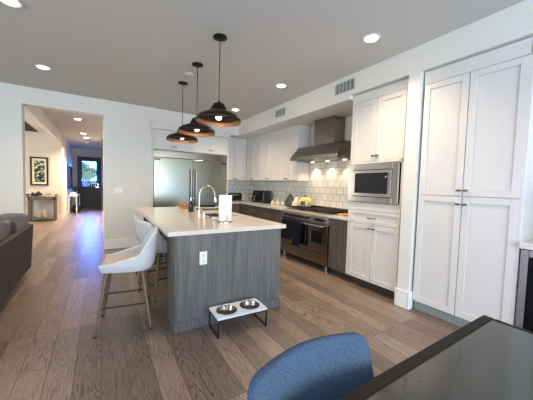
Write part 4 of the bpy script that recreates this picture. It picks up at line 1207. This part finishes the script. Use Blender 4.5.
# --- corridor left side ----------------------------------------------------------------------------------------------------
t = thing('wall_mirror', 'tall dark framed mirror on the corridor left wall', 'mirror', (-1.12, 14.0, 1.4))
mb = MB(); y0, y1, z0, z1 = 13.1, 14.9, 0.98, 2.0; f = 0.06
xx0, xx1 = -1.119, -1.075
mb.box(xx0, xx1, y0, y0+f, z0, z1).box(xx0, xx1, y1-f, y1, z0, z1).box(xx0, xx1, y0+f, y1-f, z0, z0+f).box(xx0, xx1, y0+f, y1-f, z1-f, z1)
obj('frame', mb, 'darkframe', t)
obj('glass', MB().box(xx0, xx0+0.015, y0+f, y1-f, z0+f, z1-f), 'blackg', t)
t = thing('entry_table', 'slim white entry table along the corridor left wall', 'table', (-0.95, 14.0, 0))
obj('tabletop', MB().box(-1.10, -0.80, 13.1, 14.9, 0.70, 0.74), 'trim', t)
for y in (13.12, 14.84):
    for x in (-1.09, -0.84): obj('leg', MB().box(x, x+0.03, y, y+0.04, 0, 0.699), 'trim', t)
for i, (y, h, w_) in enumerate(((13.35, 0.28, 0.11), (13.75, 0.33, 0.13), (14.25, 0.30, 0.13), (14.65, 0.24, 0.11))):
    o = obj('shoe_bag', MB().ball((-0.86, y, h/2+0.002), w_*1.3, 0.18, h/2, 14, 9), 'black', smooth=True)
    tag(o, ('black bag under the entry table, nearest the camera', 'tallest black bag under the entry table, second from the camera', 'black bag under the entry table, third from the camera', 'smallest black bag under the entry table, nearest the front door')[i], 'bag', 'bags under the entry table')
t = thing('potted_plant', 'leafy plant in a blue pot on the entry table', 'potted plant', (-0.93, 14.1, 0.741))
obj('pot', MB().lathe([(0, 0), (0.06, 0), (0.085, 0.12), (0.075, 0.12), (0, 0.10)], (-0.93, 14.1, 0.741), 16), M['carpaint'], t, smooth=True)
lf = MB(); random.seed(3)
for k in range(22):
    a = random.uniform(0, 2*PI); e = random.uniform(0.5, 1.3); L_ = random.uniform(0.18, 0.36)
    p0 = Vector((-0.93, 14.1, 0.85)); p1 = p0 + Vector((math.cos(a)*math.cos(e), math.sin(a)*math.cos(e), math.sin(e)))*L_
    p1.x = max(p1.x, -1.05)
    mid = p0.lerp(p1, 0.6) + Vector((0, 0, 0.02)); lf.tube([p0, mid, p1], [0.004, 0.018, 0.002], 5)
obj('leaves', lf, 'green', t, smooth=True)
t = obj('storage_box', MB().box(-1.05, -0.84, 13.2, 13.6, 0.741, 0.86), M['stoolfab'], bevel=0.01)
tag(t, 'pale grey-blue box on the near end of the entry table', 'box')
t = obj('wall_panel', MB().box(0.045, 0.059, 8.2, 11.5, 0.55, 2.45), 'darkframe')
tag(t, 'dark framed panel on the corridor right wall', 'picture')

# --- outside the front door -----------------------------------------------------------------------------------------------------
def tree(x, y, h, r, label, seed):
    t = thing('tree', label, 'tree', (x, y, -0.1), 'trees outside the front door')
    obj('trunk', MB().cone((x, y, -0.1), (x, y, h*0.55), 0.16, 0.08, 10), 'rust', t)
    random.seed(seed); c = MB()
    for k in range(14):
        a = random.uniform(0, 2*PI); rr = r*random.uniform(0.1, 0.8)
        q = random.uniform(0.35, 0.6)*r
        mt = Matrix.Translation((x+rr*math.cos(a), y+rr*math.sin(a)*0.6, h*0.62+random.uniform(-0.5, 0.6)*r))
        b_ = bmesh.ops.create_icosphere(c.bm, subdivisions=2, radius=q, matrix=mt)
        for v in b_['verts']: v.co += Vector([random.uniform(-0.12, 0.12) for _ in range(3)])
    obj('crown', c, 'foliage', t)
tree(-3.9, 33, 3.6, 1.0, 'left green tree seen through the front door glass', 1)
tree(-1.6, 36, 4.0, 1.1, 'right green tree seen through the front door glass', 2)
t = thing('car', 'bright blue car parked outside, seen through the front door glass', 'car', (-1.0, 24, -0.1))
cb = MB().prism([(-2.3, 0.25), (2.0, 0.25), (2.05, 0.75), (1.3, 0.90), (0.7, 1.35), (-1.0, 1.38), (-1.9, 0.95), (-2.35, 0.85)], 'y', 23.2, 24.8)
obj('body', cb, 'carpaint', t, bevel=0.06, seg=3)
obj('window', MB().prism([(-0.85, 0.92), (-0.80, 1.28), (0.6, 1.26), (1.0, 0.92)], 'y', 23.18, 23.199), 'blackg', t)
for x in (-1.5, 1.25):
    for y in (23.16, 24.64): obj('wheel', MB().cone((x, y, 0.22), (x, y+0.2, 0.22), 0.32, 0.32, 20), 'black', t)
